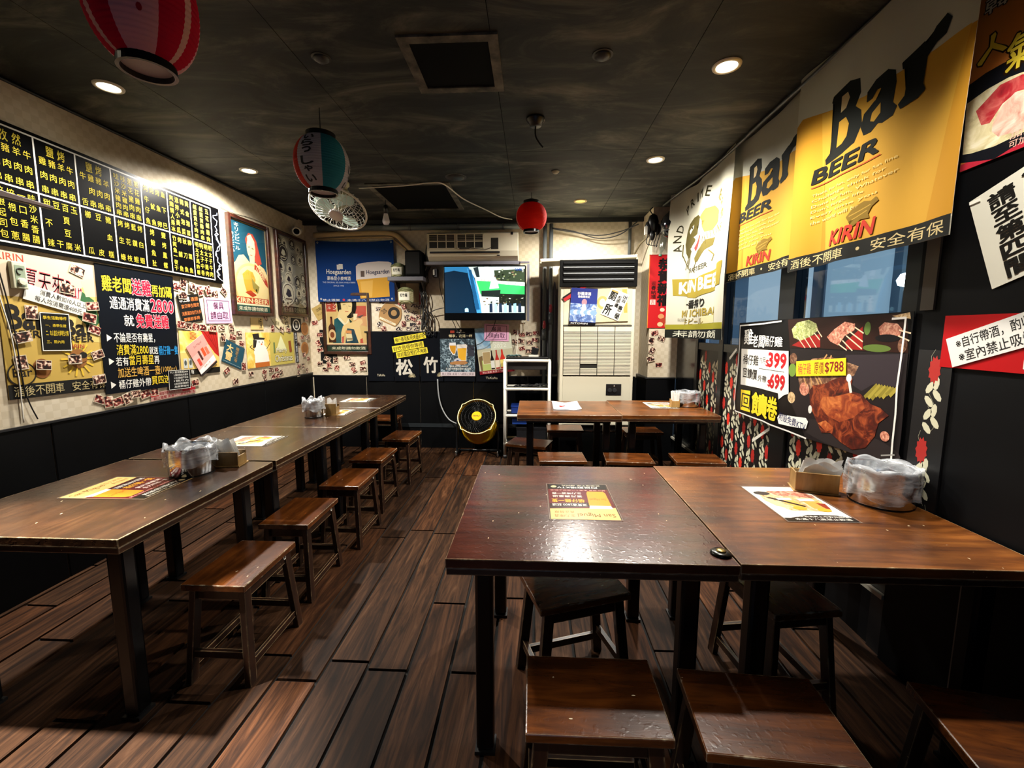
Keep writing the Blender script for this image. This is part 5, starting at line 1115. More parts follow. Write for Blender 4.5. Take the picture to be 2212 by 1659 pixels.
S.text('廁', .05, .06, .42, .40, '#15130f', .06).text('所', .06, .56, .44, .95, '#15130f', .06).vtext('出去', .74, .06, .96, .34, '#15130f', .05).vtext('左手邊', .48, .14, .69, .58, '#15130f', .05).vtext('第二間', .72, .46, .94, .96, '#15130f', .05).rect(.06, .04, .42, .10, '#a98d52'); S.done()
S = Sheet('new_year_poster', 'tall red new year poster with black brush characters on the pillar', 'poster', frame('B', 1.325, 1.812, 0, .418), .245, .75, '#b81a1e', rough=.5)
S.rect(.72, 0, 1, .72, '#b51a4a').rect(0, 0, .03, 1, '#d98a3a').rect(0, 0, 1, .012, '#8d1416').vtext('恭賀新禧', .40, .05, .92, .70, '#160c0b', .08).vtext('迎春納福', .12, .36, .32, .60, '#160c0b', .02).rect(.09, .61, .32, .68, '#d9c4b8').text('吉', .13, .615, .28, .675, '#a82a26', .02)
for (a, b, q, cc) in ((.62,.75,.10,'#d8c4a8'),(.58,.84,.13,'#c98a5a'),(.68,.90,.14,'#a83a26'),(.85,.87,.13,'#8a4a2a'),(.55,.95,.12,'#d9b48a'),(.84,.96,.13,'#b5623a')): S.ell(a, b, q, q*.33*.8, cc)
S.done()
snaps('B', [(1.29,1.38),(1.36,1.325),(1.255,1.30),(1.265,1.20),(1.255,1.11),(1.345,1.045)], 'small snapshot stuck on the pillar under the red new year poster', 'snapshots on the pillar', off=.413)
# things hung at the top of the pillar
bn = thing('cable_bundle', 'black bundle of bags and plugs hanging by the pillar top', 'bundle', loc=(1.20, 4.53, 2.40))
for (dx, dy, dz, a, b, c) in ((0,0,.07,.055,.05,.10),(-.045,.0,.03,.035,.035,.07),(.05,.02,.02,.03,.03,.06),(-.01,-.02,-.05,.028,.028,.05)):
    mm = Matrix.Translation((dx, dy, dz)) @ Matrix.Diagonal((a, b, c, 1)); MB().lathe([(0,-1),(.6,-.8),(.95,-.3),(1,.2),(.7,.75),(0,1)], 14, T=mm).build('plug_bag', M('#0d0d0f', .35), bn, smooth=True)
MB().box(-.085, -.03, -.04, -.06, .0, .04).build('white_plug', WHITEPL, bn)
for i in range(5): MB().tube(smooth_path([(-.04+.03*i, 0, .10), (-.05+.03*i, -.02, -.02), (-.06+.025*i, .0, -.11-.01*i), (-.03+.02*i, 0, -.14)]), .004, 6).build('loop', CABLEBLK, bn, smooth=True)
MB().tube(smooth_path([(.0, 0, .15), (-.03, .01, .2), (0, .03, .235)]), .006, 6).build('hanging_cord', CABLEBLK, bn)
hb = thing('black_helmet', 'glossy black rounded helmet hanging at the pillar top', 'helmet', loc=(1.345, 4.35, 2.29))
MB().lathe([(.03, 0), (.085, .02), (.115, .07), (.12, .13), (.10, .20), (.05, .25), (0, .262)], 26).build('shell', M('#0b0c10', .12, coat=.6), hb, smooth=True)
MB().tube([(.112*math.cos(a), .112*math.sin(a), .06) for a in [2*PI*i/30 for i in range(30)]], .006, 6, closed=True).build('rim', M('#2a2c30', .4), hb)
MB().tube(smooth_path([(.1, -.02, .05), (.12, -.04, -.05), (.09, -.05, -.10), (.04, -.04, -.08)]), .004, 6).build('strap', CABLEBLK, hb); MB().tube([(0, 0, .26), (0, .03, .345)], .003, 6).build('hook_cord', CABLEBLK, hb)
rb = thing('red_bag', 'dark red cloth bag hanging beside the black helmet', 'bag', loc=(1.45, 4.52, 2.24)); m = MB()
m.lathe([(.02, 0), (.055, .02), (.06, .12), (.05, .22), (.015, .30)], 14); m.build('bag_body', M('#6a1822', .8), rb, smooth=True); MB().tube([(0, 0, .30), (.0, .02, .395)], .004, 6).build('bag_string', CABLEBLK, rb)
bt = thing('plastic_bottle', 'clear empty plastic bottle hanging upside down under the black helmet', 'bottle', loc=(1.285, 4.53, 2.17)); TB = Matrix.Rotation(.18, 4, 'Y')
bprof = [(.012, .0), (.012, .02), (.026, .05)] + [(.029+.003*(i % 2), .055+.011*i) for i in range(13)] + [(.028, .21), (.0, .215)]
MB().lathe(bprof, 20, T=TB, caps=False).build('bottle_body', glass_mat('bottle_plastic', '#e4ecee'), bt, smooth=True); MB().lathe([(0, -.018), (.015, -.018), (.015, .0), (0, .0)], 16, T=TB).build('bottle_cap', M('#2c6a4c', .4), bt)
cable('pillar_cable', [(1.10, 4.98, 2.2), (1.14, 4.8, 2.32), (1.19, 4.66, 2.38), (1.20, 4.6, 2.45)], .012, M('#6a5f48', .6), 'brown cable rising along the pillar edge beside the black bundle')
# white rack
rk = thing('plastic_rack', 'white tube rack of four shelves between yellow fan and air conditioner', 'rack', loc=(-.055, 4.80, 0))
RX, RY = .255, .14
for sx in (-1, 1):
    for sy in (-1, 1):
        MB().tube([(sx*(RX-.012), sy*RY, .03), (sx*(RX-.012), sy*RY, 1.085)], .016, 12).build('post', WHITEPL, rk, smooth=True); MB().tube([(sx*(RX-.012), sy*RY, 0), (sx*(RX-.012), sy*RY, .035)], .020, 12).build('foot', M('#2a2a2c', .5), rk, smooth=True)
for i, z in enumerate((1.085, .775, .480, .165)):
    m = MB(); m.tube([(-RX, -RY, z), (RX, -RY, z)], .0155, 12).tube([(-RX, RY, z), (RX, RY, z)], .0155, 12)
    m.build('shelf_tube', WHITEPL, rk, smooth=True)
    for sx in (-1, 1): MB().tube([(sx*(RX-.012), -RY, z), (sx*(RX-.012), RY, z)], .013, 10).build('side_tube', WHITEPL, rk, smooth=True)
    MB().box(-RX+.02, -RY+.012, z-.006, RX-.02, RY-.012, z).build('shelf_board', M('#232326', .5), rk)
tb = thing('black_tray', 'black tray of loose gadgets on top of the white rack', 'tray', loc=(-.055, 4.80, 1.101)); MB().box(-.23, -.13, 0, .23, .13, .02).build('tray_base', BLACKPL, tb, bevel=.006)
for (x, y, z) in ((-.12, -.05, .03), (-.16, -.08, .028), (-.2, -.03, .028)): MB().tube([(x-.03, y, z), (x, y-.03, z+.012), (x+.03, y, z+.01), (x+.05, y+.03, z)], .008, 8).build('cable_coil', M('#3c5a5a', .3), tb, smooth=True)
bxs = thing('card_reader', 'white base with black box standing on the rack top', 'gadget', loc=(.02, 4.80, 1.121)); MB().box(-.06, -.04, 0, .05, .04, .022).build('base', WHITEPL, bxs, bevel=.003); MB().box(-.04, -.02, .022, .035, .02, .10, T=Matrix.Rotation(.2, 4, 'Y')).build('screen_box', BLACKPL, bxs, bevel=.003)
dr = thing('black_box', 'shallow black box tucked below the rack top', 'box', loc=(-.055, 4.80, .975)); MB().box(-.215, -.11, .01, .215, .12, .095).build('drawer_body', M('#1d1a18', .5), dr, bevel=.004)
cr = random.Random(3)
for i in range(6):
    q = cr.uniform(0, 6); r0 = cr.uniform(.04, .07); cx = -.2 + .055*i
    pts = [(cx+.055+r0*math.cos(q+a), 4.78+.7*r0*math.sin(q+a), .794+.004*i+.006*math.sin(3*a)) for a in [4*PI*j/26 for j in range(27)]]
    cable('coiled_cable', pts, .0065, CABLEBLK, ['leftmost', 'second', 'third', 'fourth', 'fifth', 'last'][i] + ' coiled black cable along the second shelf of the white rack', group='coiled cables on the rack', k=2)
for (x, z, w_, h_, cc, lb) in ((-.14, .497, .18, .085, '#15307a', 'dark blue box on the third shelf of the white rack'), (-.12, .375, .20, .085, '#173a86', 'blue crate hanging just under the third shelf of the white rack'), (.08, .497, .15, .12, '#15161c', 'black box on the third shelf behind the far table'), (.0, .182, .34, .16, '#101014', 'long black case on the lowest shelf of the white rack')):
    t = thing('storage_box', lb, 'box', 'boxes on the white rack', loc=(x, 4.79, z)); MB().box(-w_/2, -.1, 0, w_/2, .1, h_*.8).build('box_body', M(cc, .45), t, bevel=.005); MB().box(-w_/2-.004, -.104, h_*.8, w_/2+.004, .104, h_).build('box_lid', M(cc, .35), t, bevel=.003)
# yellow drum fan
ff = thing('drum_fan', 'yellow and black drum fan standing on the floor against the black wainscot', 'fan', loc=(-.615, 4.78, 0))
TF = Matrix.Translation((0, 0, .40)) @ Matrix.Rotation(math.radians(90-36), 4, 'X')      # axis along local z, front faces the room and up
FY = M('#e8b414', .28); RF = .205
MB().lathe([(RF, .10), (RF+.006, .09), (RF-.004, 0), (RF-.008, -.12), (RF-.004, -.19), (RF+.006, -.205), (RF-.012, -.20), (RF-.018, -.12), (RF-.012, .09)], 40, T=TF, caps=False).build('drum', FY, ff, smooth=True)
m = MB(); pts = []
for i in range(96):
    a = 2*PI*i/96; bump = .016*sum(math.exp(-((math.atan2(math.sin(a-c), math.cos(a-c)))/.085)**2) for c in (PI*.22, PI*.78, PI*1.24, PI*1.76)); pts.append(TF @ Vector(((RF+.006-bump*.0+bump)*math.cos(a), (RF+.006+bump)*math.sin(a), .105)))
m.tube(pts, .0055, 8, closed=True); m.build('rim', M('#e9dfa8', .35), ff, smooth=True)
MB().lathe([(0, .085), (RF-.01, .085)], 40, T=TF, caps=False).build('grille_back', M('#020202', .9, spec=.05), ff)
m = MB()
for i in range(44):
    a = 2*PI*i/44; p0 = TF @ Vector((.055*math.cos(a), .055*math.sin(a), .110)); p1 = TF @ Vector((.13*math.cos(a+.22), .13*math.sin(a+.22), .113)); p2 = TF @ Vector((RF*math.cos(a+.5), RF*math.sin(a+.5), .105)); m.tube([p0, p1, p2], .0022, 5)
for r_ in (.09, .13, .17): m.tube([TF @ Vector((r_*math.cos(a), r_*math.sin(a), .111)) for a in [2*PI*i/40 for i in range(40)]], .002, 5, closed=True)
m.build('grille', M('#060606', .4, spec=.25), ff)
for k_ in range(4):
    a = k_*PI/2; q = [TF @ Vector((r_*math.cos(a+d), r_*math.sin(a+d), zz)) for r_, d, zz in ((.05, 0, .05), (.18, -.25, .03), (.185, .35, .07), (.05, .5, .075))]; MB().add(q, [(0, 1, 2, 3)]).build('blade', M('#1a1a1c', .4), ff)
hub = MB().lathe([(0, .119), (.052, .118), (.056, .112), (.056, .10)], 28, T=TF, caps=False).build('hub', FY, ff, smooth=False)
vs, fs, a0, a1, b0, b1 = glyphs('DEWALT', .04); MB().add([TF @ Vector((-.036+.072*(x-a0)/(a1-a0), -.008+.016*(y-b0)/(b1-b0), .1195+z)) for x, y, z in vs], fs).build('lettering', M('#15120a', .5), hub)
m = MB()
for sx in (-1, 1):
    m.tube(smooth_path([(sx*.225, -.02, .40), (sx*.235, -.02, .25), (sx*.235, -.04, .05), (sx*.235, -.10, .02)]), .013, 10); m.tube([(sx*.235, -.12, .018), (sx*.235, .12, .018)], .013, 10); m.tube([(sx*.225, -.02, .40), (sx*.20, 0, .40)], .018, 10)
m.tube([(-.235, .12, .018), (.235, .12, .018)], .013, 10); m.build('stand', M('#111214', .35), ff, smooth=True)
for sx in (-1, 1): MB().tube([(sx*.235, -.125, .075), (sx*.235, -.125, .01)], .007, 8).build('chrome_leg', CHROME, ff, smooth=True); MB().lathe([(.022, -.008), (.022, .008)], 16, T=Matrix.Translation((sx*.255, .06, .022)) @ Matrix.Rotation(PI/2, 4, 'Y')).build('wheel', M('#3a3a3c', .5), ff)
# ------------------------------------------------------------------ right side: cloth banners, posters
def drape(amp, n, ph, edge=0.0, sag=0.02):
    def f(a, b):
        z = amp*(.5*math.sin(2*PI*n*a+ph+1.3*b) + .35*math.sin(2*PI*(n*1.7)*a+2*ph-2*b) + .25*math.sin(5*b+ph+4*a))*(.35+.65*b)
        t = max(0, 1-a/.12); z += edge*t*t
        return (0.0, -sag*math.sin(PI*a)**2*(1-b), z)
    return f
def bar_banner(u, v, w_, h_, label, ph, off):
    S = Sheet('cloth_banner', label, 'banner', frame('R', u, v, 0, off), w_, h_, '#c9c2ae', 'yellow beer banners over the window', cloth=drape(.015, 2, ph), grid=(30, 8))
    S.rect(0, 0, 1, .36, '#b9b7a6').poly([(0,.24),(.05,.22),(.25,.26),(.5,.305),(.75,.315),(1,.335),(1,.93),(0,.93)], '#b98522').poly([(.20,.255),(.5,.305),(.98,.33),(.92,.70),(.88,.93),(.27,.93)], '#c39430').poly([(.30,.93),(.255,.62),(.235,.42),(.26,.93)], '#ad7a1c')
    K = '#12150f'
    def g(pts): return [(.250 + (x-.165)*.79, .195 + (y-.145)*.75) for x, y in pts]     # the slanted fat letters of the name
    def fat(pts): q = g(pts); S.poly(q, K, 'lettering').line(q + [q[0]], .011, K, 'lettering'); return S
    fat([(.21,.17),(.345,.145),(.42,.17),(.435,.25),(.40,.315),(.45,.36),(.465,.44),(.42,.52),(.32,.545),(.17,.56),(.165,.535),(.205,.51),(.235,.20),(.20,.195)]).poly(g([(.285,.20),(.335,.195),(.355,.235),(.33,.285),(.285,.295)]), '#bda676', 'lettering').poly(g([(.275,.345),(.335,.34),(.365,.39),(.355,.46),(.315,.49),(.265,.495)]), '#c39430', 'lettering')
    fat([(.505,.285),(.56,.255),(.64,.25),(.685,.28),(.695,.34),(.685,.44),(.71,.47),(.695,.50),(.635,.505),(.60,.49),(.55,.515),(.50,.51),(.475,.46),(.49,.40),(.56,.37),(.615,.36),(.61,.31),(.575,.30),(.54,.33),(.505,.33)]).poly(g([(.61,.395),(.615,.45),(.57,.475),(.54,.46),(.55,.42)]), '#c39430', 'lettering')
    fat([(.735,.27),(.835,.245),(.85,.27),(.90,.215),(.95,.20),(.975,.23),(.955,.275),(.905,.28),(.855,.315),(.845,.44),(.86,.47),(.83,.485),(.745,.49),(.735,.47),(.765,.445),(.775,.30),(.74,.295)])
    S.text('BEER', .17, .515, .62, .580, K, .05, 0, .25).line([(.16,.598),(.63,.598)], .004, '#b5482a')
    for i in range(6): S.text(('Thank for fun, only for fun fine', 'Challenge think for', 'Done for fun, Whatever', "Don't forget life", 'Every time you', 'the world will be')[i], .17, .632+.027*i, .17+(.55, .5, .56, .38, .46, .36)[i], .648+.027*i, '#d8c47e')
    def e(pts): return [(x, y-.0) for x, y in pts]
    S.poly(e([(.46,.810),(.50,.775),(.56,.765),(.60,.775),(.63,.765),(.645,.785),(.61,.80),(.59,.825),(.60,.845),(.55,.84),(.51,.86),(.49,.85),(.52,.825),(.48,.835)]), '#7d621c').line(e([(.48,.81),(.60,.79)]), .004, '#b08c36').line(e([(.50,.83),(.58,.81)]), .004, '#b08c36')
    S.text('KIRIN', .35, .850, .63, .915, '#b53420', .05, 0, .2)
    S.rect(0, .93, 1, 1, '#14140e').htext('酒後不開車', .03, .942, .47, .99, '#c4b07e', .005).ell(.55, .965, .010, .008, '#c4b07e', 10).htext('安全有保', .62, .942, .98, .99, '#c4b07e', .005)
    return S.done()
bar_banner(-1.955, 2.185, .91, .95, 'yellow cloth beer banner with white foam top, larger and next to the noodle poster', .4, .165)
bar_banner(-2.82, 2.205, .88, .91, 'yellow cloth beer banner with white foam top, between the white banner and its larger twin', 2.1, .115)
S = Sheet('cloth_banner', 'white cloth beer banner with emblem and dark hem draped at the pillar end', 'banner', frame('R', -3.70, 2.0, 0, .16), 1.12, 1.32, '#b9b5a3', cloth=drape(.05, 2, 1.1, .06, .05), grid=(30, 9))
OL = '#4d451f'
for i, ch in enumerate('AND PRIME BREW'):
    if ch == ' ': continue
    a = math.radians(196 - 212*(i+.5)/14); cx, cy = .47 + .40*math.cos(a), .345 - .26*math.sin(a); q_ = .010 if ch == 'I' else .028; S.text(ch, cx-q_, cy-.028, cx+q_, cy+.028, '#2b2716' if i < 9 else '#6d6230', .03, math.degrees(a)-90)
S.poly([(.16,.36),(.20,.29),(.27,.24),(.36,.205),(.44,.20),(.50,.225),(.47,.26),(.40,.27),(.45,.29),(.43,.32),(.36,.33),(.40,.35),(.38,.385),(.30,.40),(.34,.42),(.30,.455),(.22,.46),(.17,.42)], OL).poly([(.50,.23),(.60,.20),(.70,.215),(.76,.26),(.75,.32),(.68,.35),(.60,.34),(.56,.30),(.60,.27),(.55,.26)], '#8d7d3c').poly([(.40,.47),(.46,.43),(.54,.42),(.62,.39),(.72,.40),(.70,.44),(.62,.45),(.56,.48),(.48,.50),(.42,.50)], '#5e5427')
S.poly([(.27,.285),(.36,.25),(.35,.275),(.29,.305)], '#cfcbb8').ell(.33, .27, .012, .008, '#1d1a10', 10).poly([(.38,.40),(.46,.35),(.52,.34),(.50,.38),(.42,.43)], '#b53a36').poly([(.34,.39),(.50,.31),(.53,.325),(.37,.41)], '#dcd8c4')
for i in range(6): S.line([(.46+.03*i, .315+.012*i), (.475+.03*i, .365+.010*i)], .007, OL).line([(.20+.022*i, .47-.004*i), (.16+.03*i, .53-.006*i)], .009, OL).line([(.60+.03*i, .35), (.61+.032*i, .385)], .006, '#6d6230')
S.line([(.13,.36),(.12,.43),(.18,.50),(.28,.54)], .012, OL).line([(.44,.50),(.40,.545),(.43,.565)], .011, OL).line([(.66,.46),(.72,.50),(.70,.53)], .010, '#6d6230').line([(.74,.34),(.80,.38),(.78,.43)], .010, '#6d6230')
S.text('DRAFT BEER', .28, .53, .66, .56, '#4a4634', .01).poly([(.04,.585),(.5,.61),(.97,.575),(.96,.70),(.5,.735),(.05,.70)], '#8a7a2c').text('KIRIN BEER', .10, .615, .90, .69, '#e4e0cf', .06)
S.text('一番搾り', .30, .745, .66, .80, '#1d1b14', .04).text('KIRIN ICHIBAN', .14, .81, .84, .855, '#8f7d34', .04).text('生ビール', .34, .865, .66, .91, '#7d6c2c', .03).text('FOR ALL THE MASTER BREWER OF THE BEST BEER WORLD', .10, .862, .32, .885, '#7d7a68').poly([(.62,.86),(.9,.85),(.86,.90),(.64,.905)], '#bdb78f')
S.rect(0, .905, 1, .940, '#8a8426').rect(0, .940, 1, 1, '#191a16').htext('未成年請勿飲酒', .06, .948, .95, .992, '#c9c7b6', .01); S.done()
cable('banner_cable', [(1.372, 1.2, 2.625), (1.370, 1.5, 2.637), (1.363, 2.0, 2.646), (1.353, 2.38, 2.63), (1.363, 2.8, 2.642), (1.358, 3.2, 2.63), (1.35, 3.7, 2.635), (1.30, 4.1, 2.625), (1.27, 4.45, 2.62)], .011, M('#3a3b38', .4), 'grey cable along the ceiling carrying the cloth banners')

S = Sheet('chicken_poster', 'large black poster of a roast chicken with red prices, hung on the window', 'poster', frame('R', -2.42, 1.13, 0, .028), 1.42, .72, '#0b0a0b', thick=.002, rough=.35, spec=.2, outline=[(-0.051,0.042),(0.295,0.026),(0.594,0.022),(0.810,0.019),(0.954,0.016),(0.955,0.232),(0.954,0.506),(0.956,0.731),(0.953,0.826),(0.866,0.871),(0.702,0.913),(0.488,0.930),(0.243,0.928),(-0.046,0.941),(-0.048,0.532)])
S.poly([(0.364,0.031),(0.932,0.024),(0.949,0.243),(0.779,0.247),(0.578,0.245),(0.393,0.255)], '#2b1712')
S.poly([(0.404,0.235),(0.497,0.165),(0.572,0.143),(0.578,0.238),(0.479,0.249)], '#8d1f1c').poly([(0.396,0.108),(0.430,0.056),(0.499,0.038),(0.545,0.068),(0.559,0.116),(0.524,0.158),(0.463,0.195),(0.413,0.175)], F_GREEN).poly([(0.609,0.163),(0.644,0.110),(0.691,0.061),(0.739,0.075),(0.738,0.117),(0.697,0.154),(0.670,0.219),(0.630,0.195)], F_MEAT).poly([(0.700,0.198),(0.773,0.094),(0.782,0.241),(0.712,0.241)], '#8d1f1c').poly([(0.837,0.101),(0.857,0.071),(0.904,0.081),(0.922,0.113),(0.913,0.166),(0.887,0.167),(0.844,0.146)], F_MEAT).ell(0.793, 0.106, 0.013, 0.041, '#5f7a3a').ell(0.836, 0.225, 0.054, 0.023, '#55682f').ell(0.928, 0.202, 0.016, 0.042, F_MIX).poly([(0.882,0.036),(0.941,0.020),(0.946,0.056),(0.895,0.043)], F_PALE).ell(0.872, 0.164, 0.045, 0.022, '#141214')
S.line([(0.437,0.167), (0.491,0.248)], .006, '#d8c0a0')
S.line([(0.473,0.159), (0.525,0.245)], .006, '#d8c0a0')
S.line([(0.507,0.151), (0.557,0.240)], .006, '#d8c0a0')
S.line([(0.539,0.137), (0.572,0.184)], .006, '#d8c0a0')
S.line([(0.548,0.102), (0.583,0.163)], .006, '#d8c0a0')
S.line([(0.674,0.212), (0.712,0.247)], .006, '#d8c0a0')
S.line([(0.690,0.186), (0.738,0.248)], .006, '#d8c0a0')
S.line([(0.706,0.154), (0.778,0.233)], .006, '#d8c0a0')
S.line([(0.722,0.129), (0.779,0.188)], .006, '#d8c0a0')
S.line([(0.741,0.099), (0.779,0.135)], .006, '#d8c0a0')
S.line([(0.913,0.118), (0.951,0.134)], .006, '#d8c0a0')
S.line([(0.912,0.150), (0.948,0.175)], .006, '#d8c0a0')
S.poly([(0.396,0.259),(0.779,0.250),(0.950,0.245),(0.957,0.693),(0.956,0.819),(0.701,0.907),(0.541,0.927),(0.424,0.674)], '#201b1c').poly([(0.710,0.279),(0.941,0.249),(0.934,0.436),(0.838,0.443),(0.795,0.496),(0.730,0.451)], '#332c30').ell(0.724, 0.829, 0.239, 0.080, '#2c2626', 26).poly([(0.455,0.439),(0.541,0.325),(0.642,0.299),(0.773,0.344),(0.757,0.408),(0.715,0.429),(0.553,0.583),(0.490,0.594)], F_MIX).ell(0.431, 0.648, 0.025, 0.045, F_PALE).ell(0.423, 0.339, 0.025, 0.045, F_MIX).ell(0.423, 0.430, 0.025, 0.052, '#6d8a3a').ell(0.508, 0.559, 0.029, 0.050, F_MEAT)
S.line([(0.595,0.345), (0.619,0.288)], .009, '#b58a5a')
S.line([(0.635,0.333), (0.642,0.292)], .009, '#b58a5a')
S.line([(0.500,0.474), (0.521,0.534)], .009, '#b58a5a')
S.line([(0.539,0.459), (0.554,0.526)], .009, '#b58a5a')
S.line([(0.566,0.453), (0.590,0.503)], .009, '#b58a5a')
S.line([(0.581,0.443), (0.605,0.493)], .009, '#b58a5a')
S.line([(0.813,0.527), (0.853,0.446)], .016, '#82762e')
S.line([(0.828,0.528), (0.864,0.446)], .016, '#9a8c3a')
S.line([(0.842,0.530), (0.874,0.447)], .016, '#82762e')
S.line([(0.855,0.507), (0.885,0.448)], .016, '#9a8c3a')
S.line([(0.868,0.509), (0.895,0.448)], .016, '#82762e')
S.line([(0.882,0.510), (0.905,0.449)], .016, '#9a8c3a')
S.line([(0.894,0.489), (0.915,0.450)], .016, '#82762e')
S.line([(0.907,0.491), (0.925,0.450)], .016, '#9a8c3a')
S.poly([(0.540,0.565),(0.559,0.518),(0.625,0.491),(0.653,0.462),(0.715,0.416),(0.754,0.427),(0.747,0.509),(0.793,0.515),(0.839,0.566),(0.876,0.576),(0.909,0.609),(0.875,0.668),(0.866,0.754),(0.834,0.842),(0.780,0.883),(0.726,0.861),(0.672,0.821),(0.628,0.842),(0.591,0.760),(0.553,0.676)], F_ROAST).poly([(0.611,0.587),(0.679,0.567),(0.748,0.521),(0.798,0.537),(0.818,0.597),(0.774,0.674),(0.713,0.731),(0.650,0.710),(0.606,0.658)], food('print_roast_glaze', '#5a1a0c', '#93401e', '#c9753a', 12)).poly([(0.604,0.783),(0.642,0.747),(0.688,0.781),(0.652,0.824)], food('print_roast_glaze2', '#6a2410', '#a34c24', '#d98a4a', 14)).line([(0.735,0.425),(0.751,0.514)], .016, '#d8d0c8').ell(0.737, 0.427, 0.012, 0.026, '#e6e2dc').ell(0.554, 0.700, 0.011, 0.031, '#d8d4cc').ell(0.903, 0.735, 0.017, 0.030, F_MEAT)
S.text('雞', 0.012, 0.104, 0.095, 0.248, WHT, .03).text('老闆', 0.091, 0.157, 0.200, 0.269, WHT, .03).text('桶仔', 0.201, 0.163, 0.278, 0.254, WHT, .02).text('雞', 0.282, 0.170, 0.342, 0.253, WHT, .03)
S.poly([(-0.009,0.294),(0.389,0.282),(0.412,0.623),(0.379,0.645),(0.344,0.691),(0.337,0.641),(0.182,0.637),(0.005,0.645)], '#e2dfd6')
S.text('桶仔雞', 0.015, 0.345, 0.161, 0.438, '#1b1816', .03).text('內用', 0.170, 0.351, 0.219, 0.410, '#3a3634').text('$', 0.223, 0.371, 0.250, 0.437, '#b51c24', .03).text('399', 0.244, 0.309, 0.377, 0.429, '#b51c24', .06).line([(0.170,0.459),(0.369,0.456)], .003, '#55504c')
S.text('回饋價', 0.024, 0.475, 0.155, 0.569, '#1b1816', .03).text('外帶', 0.166, 0.516, 0.238, 0.575, '#2a2624', .01).text('$', 0.250, 0.541, 0.275, 0.607, '#b51c24', .03).text('699', 0.268, 0.488, 0.379, 0.607, '#b51c24', .06)
S.poly([(0.015,0.694),(0.107,0.683),(0.116,0.885),(0.022,0.892)], '#e6c82a').text('回', 0.028, 0.723, 0.111, 0.863, '#1b1816', .015).text('饋', 0.128, 0.687, 0.262, 0.888, '#e6c82a', .05).text('卷', 0.262, 0.686, 0.341, 0.884, '#e6c82a', .05)
S.poly([(0.348,0.843),(0.362,0.809),(0.442,0.794),(0.537,0.772),(0.551,0.795),(0.542,0.853),(0.447,0.877),(0.361,0.891)], '#e6e4de').text('附設免費KTV', 0.361, 0.802, 0.538, 0.865, '#1c2450', .02, -3)
S.line([(0.325,0.040),(0.160,0.058),(-0.034,0.068),(-0.028,0.300),(-0.033,0.529),(-0.049,0.824),(-0.032,0.925),(0.123,0.923),(0.234,0.919),(0.297,0.926),(0.424,0.922),(0.547,0.924)], .009, '#dcd9d2').line([(0.889,0.053),(0.934,0.050),(0.934,0.155),(0.933,0.276),(0.930,0.432),(0.935,0.594),(0.935,0.742),(0.937,0.853)], .009, '#dcd9d2').line([(0.946,0.822),(0.901,0.851)], .006, '#8f8d88'); S.done()
S = Sheet('price_strip', 'yellow strip of red lettering stuck across the roast chicken poster', 'notice', frame('R', -2.297, 1.213, 6.5, .034), .385, .084, '#e2c323', rough=.6); S.htext('桶仔雞', .04, .16, .34, .88, '#c24a3a', .0).htext('原價', .40, .16, .60, .88, '#7d1a18', .0).text('$788', .62, .18, .96, .86, '#7d1a18', .02); S.done()
for (u, v, a, w_, lb) in ((-2.86, .723, 33, .25, 'white tape strip stuck slantwise under the roast chicken poster'), (-3.33, 1.23, 36, .13, 'short white tape beside the poster corner on the flower film')):
    S = Sheet('tape_strip', lb, 'tape', frame('R', u, v, a, .004), w_, .02, '#cfccc0'); S.done()
S = Sheet('noodle_poster', 'orange noodle bowl poster at the picture edge on the dark wall', 'poster', frame('R', -1.20, 2.25, 0, .024), .74, .80, '#c77a35', thick=.004, rough=.3, spec=.3, outline=[(-0.143,0.106),(0.287,0.311),(0.360,0.842),(0.143,0.865),(-0.120,0.871),(-0.127,0.511)])
S.poly([(-0.119,0.842),(0.138,0.825),(0.356,0.813),(0.360,0.842),(0.143,0.865),(-0.120,0.871)], '#b82a3c').poly([(-0.129,0.515),(-0.053,0.503),(0.017,0.503),(0.095,0.511),(0.326,0.594),(0.361,0.849),(0.140,0.841),(0.033,0.869),(-0.120,0.833),(-0.136,0.593)], '#14161c').poly([(-0.124,0.589),(-0.035,0.573),(0.051,0.571),(0.104,0.579),(0.335,0.658),(0.356,0.813),(0.136,0.809),(0.026,0.818),(-0.076,0.809),(-0.115,0.800)], F_NOODLE)
S.poly([(-0.076,0.640),(-0.029,0.612),(0.019,0.583),(0.105,0.587),(0.239,0.648),(0.243,0.678),(0.093,0.642),(0.039,0.663),(-0.006,0.716),(-0.043,0.709)], F_RED).poly([(0.008,0.722),(0.040,0.671),(0.085,0.642),(0.172,0.669),(0.265,0.720),(0.258,0.787),(0.134,0.797),(0.039,0.786),(0.008,0.754)], F_PINK)
S.poly([(-0.056,0.357),(-0.030,0.354),(-0.019,0.370),(-0.025,0.402),(0.024,0.438),(0.039,0.453),(0.015,0.464),(-0.033,0.425),(-0.072,0.469),(-0.096,0.460),(-0.103,0.444),(-0.054,0.402)], '#2a1806', 'lettering').poly([(-0.048,0.365),(-0.031,0.359),(-0.025,0.371),(-0.031,0.399),(0.020,0.440),(0.030,0.451),(0.012,0.454),(-0.036,0.418),(-0.075,0.461),(-0.092,0.456),(-0.096,0.446),(-0.047,0.406)], '#e8cf3e', 'lettering')
S.text('氣麵', 0.031, 0.421, 0.316, 0.555, '#2a1806', .09).text('氣麵', 0.033, 0.423, 0.314, 0.552, '#e8cf3e', .03).text('加蛋', 0.090, 0.787, 0.188, 0.819, '#e7b8a4', .02).text('可加價', 0.089, 0.823, 0.200, 0.851, '#e7b8a4', .02).text('韓', -0.088, 0.203, 0.022, 0.273, '#161210', .08).text('韓', -0.088, 0.203, 0.022, 0.273, '#d9cdb0', .01)
S.done()
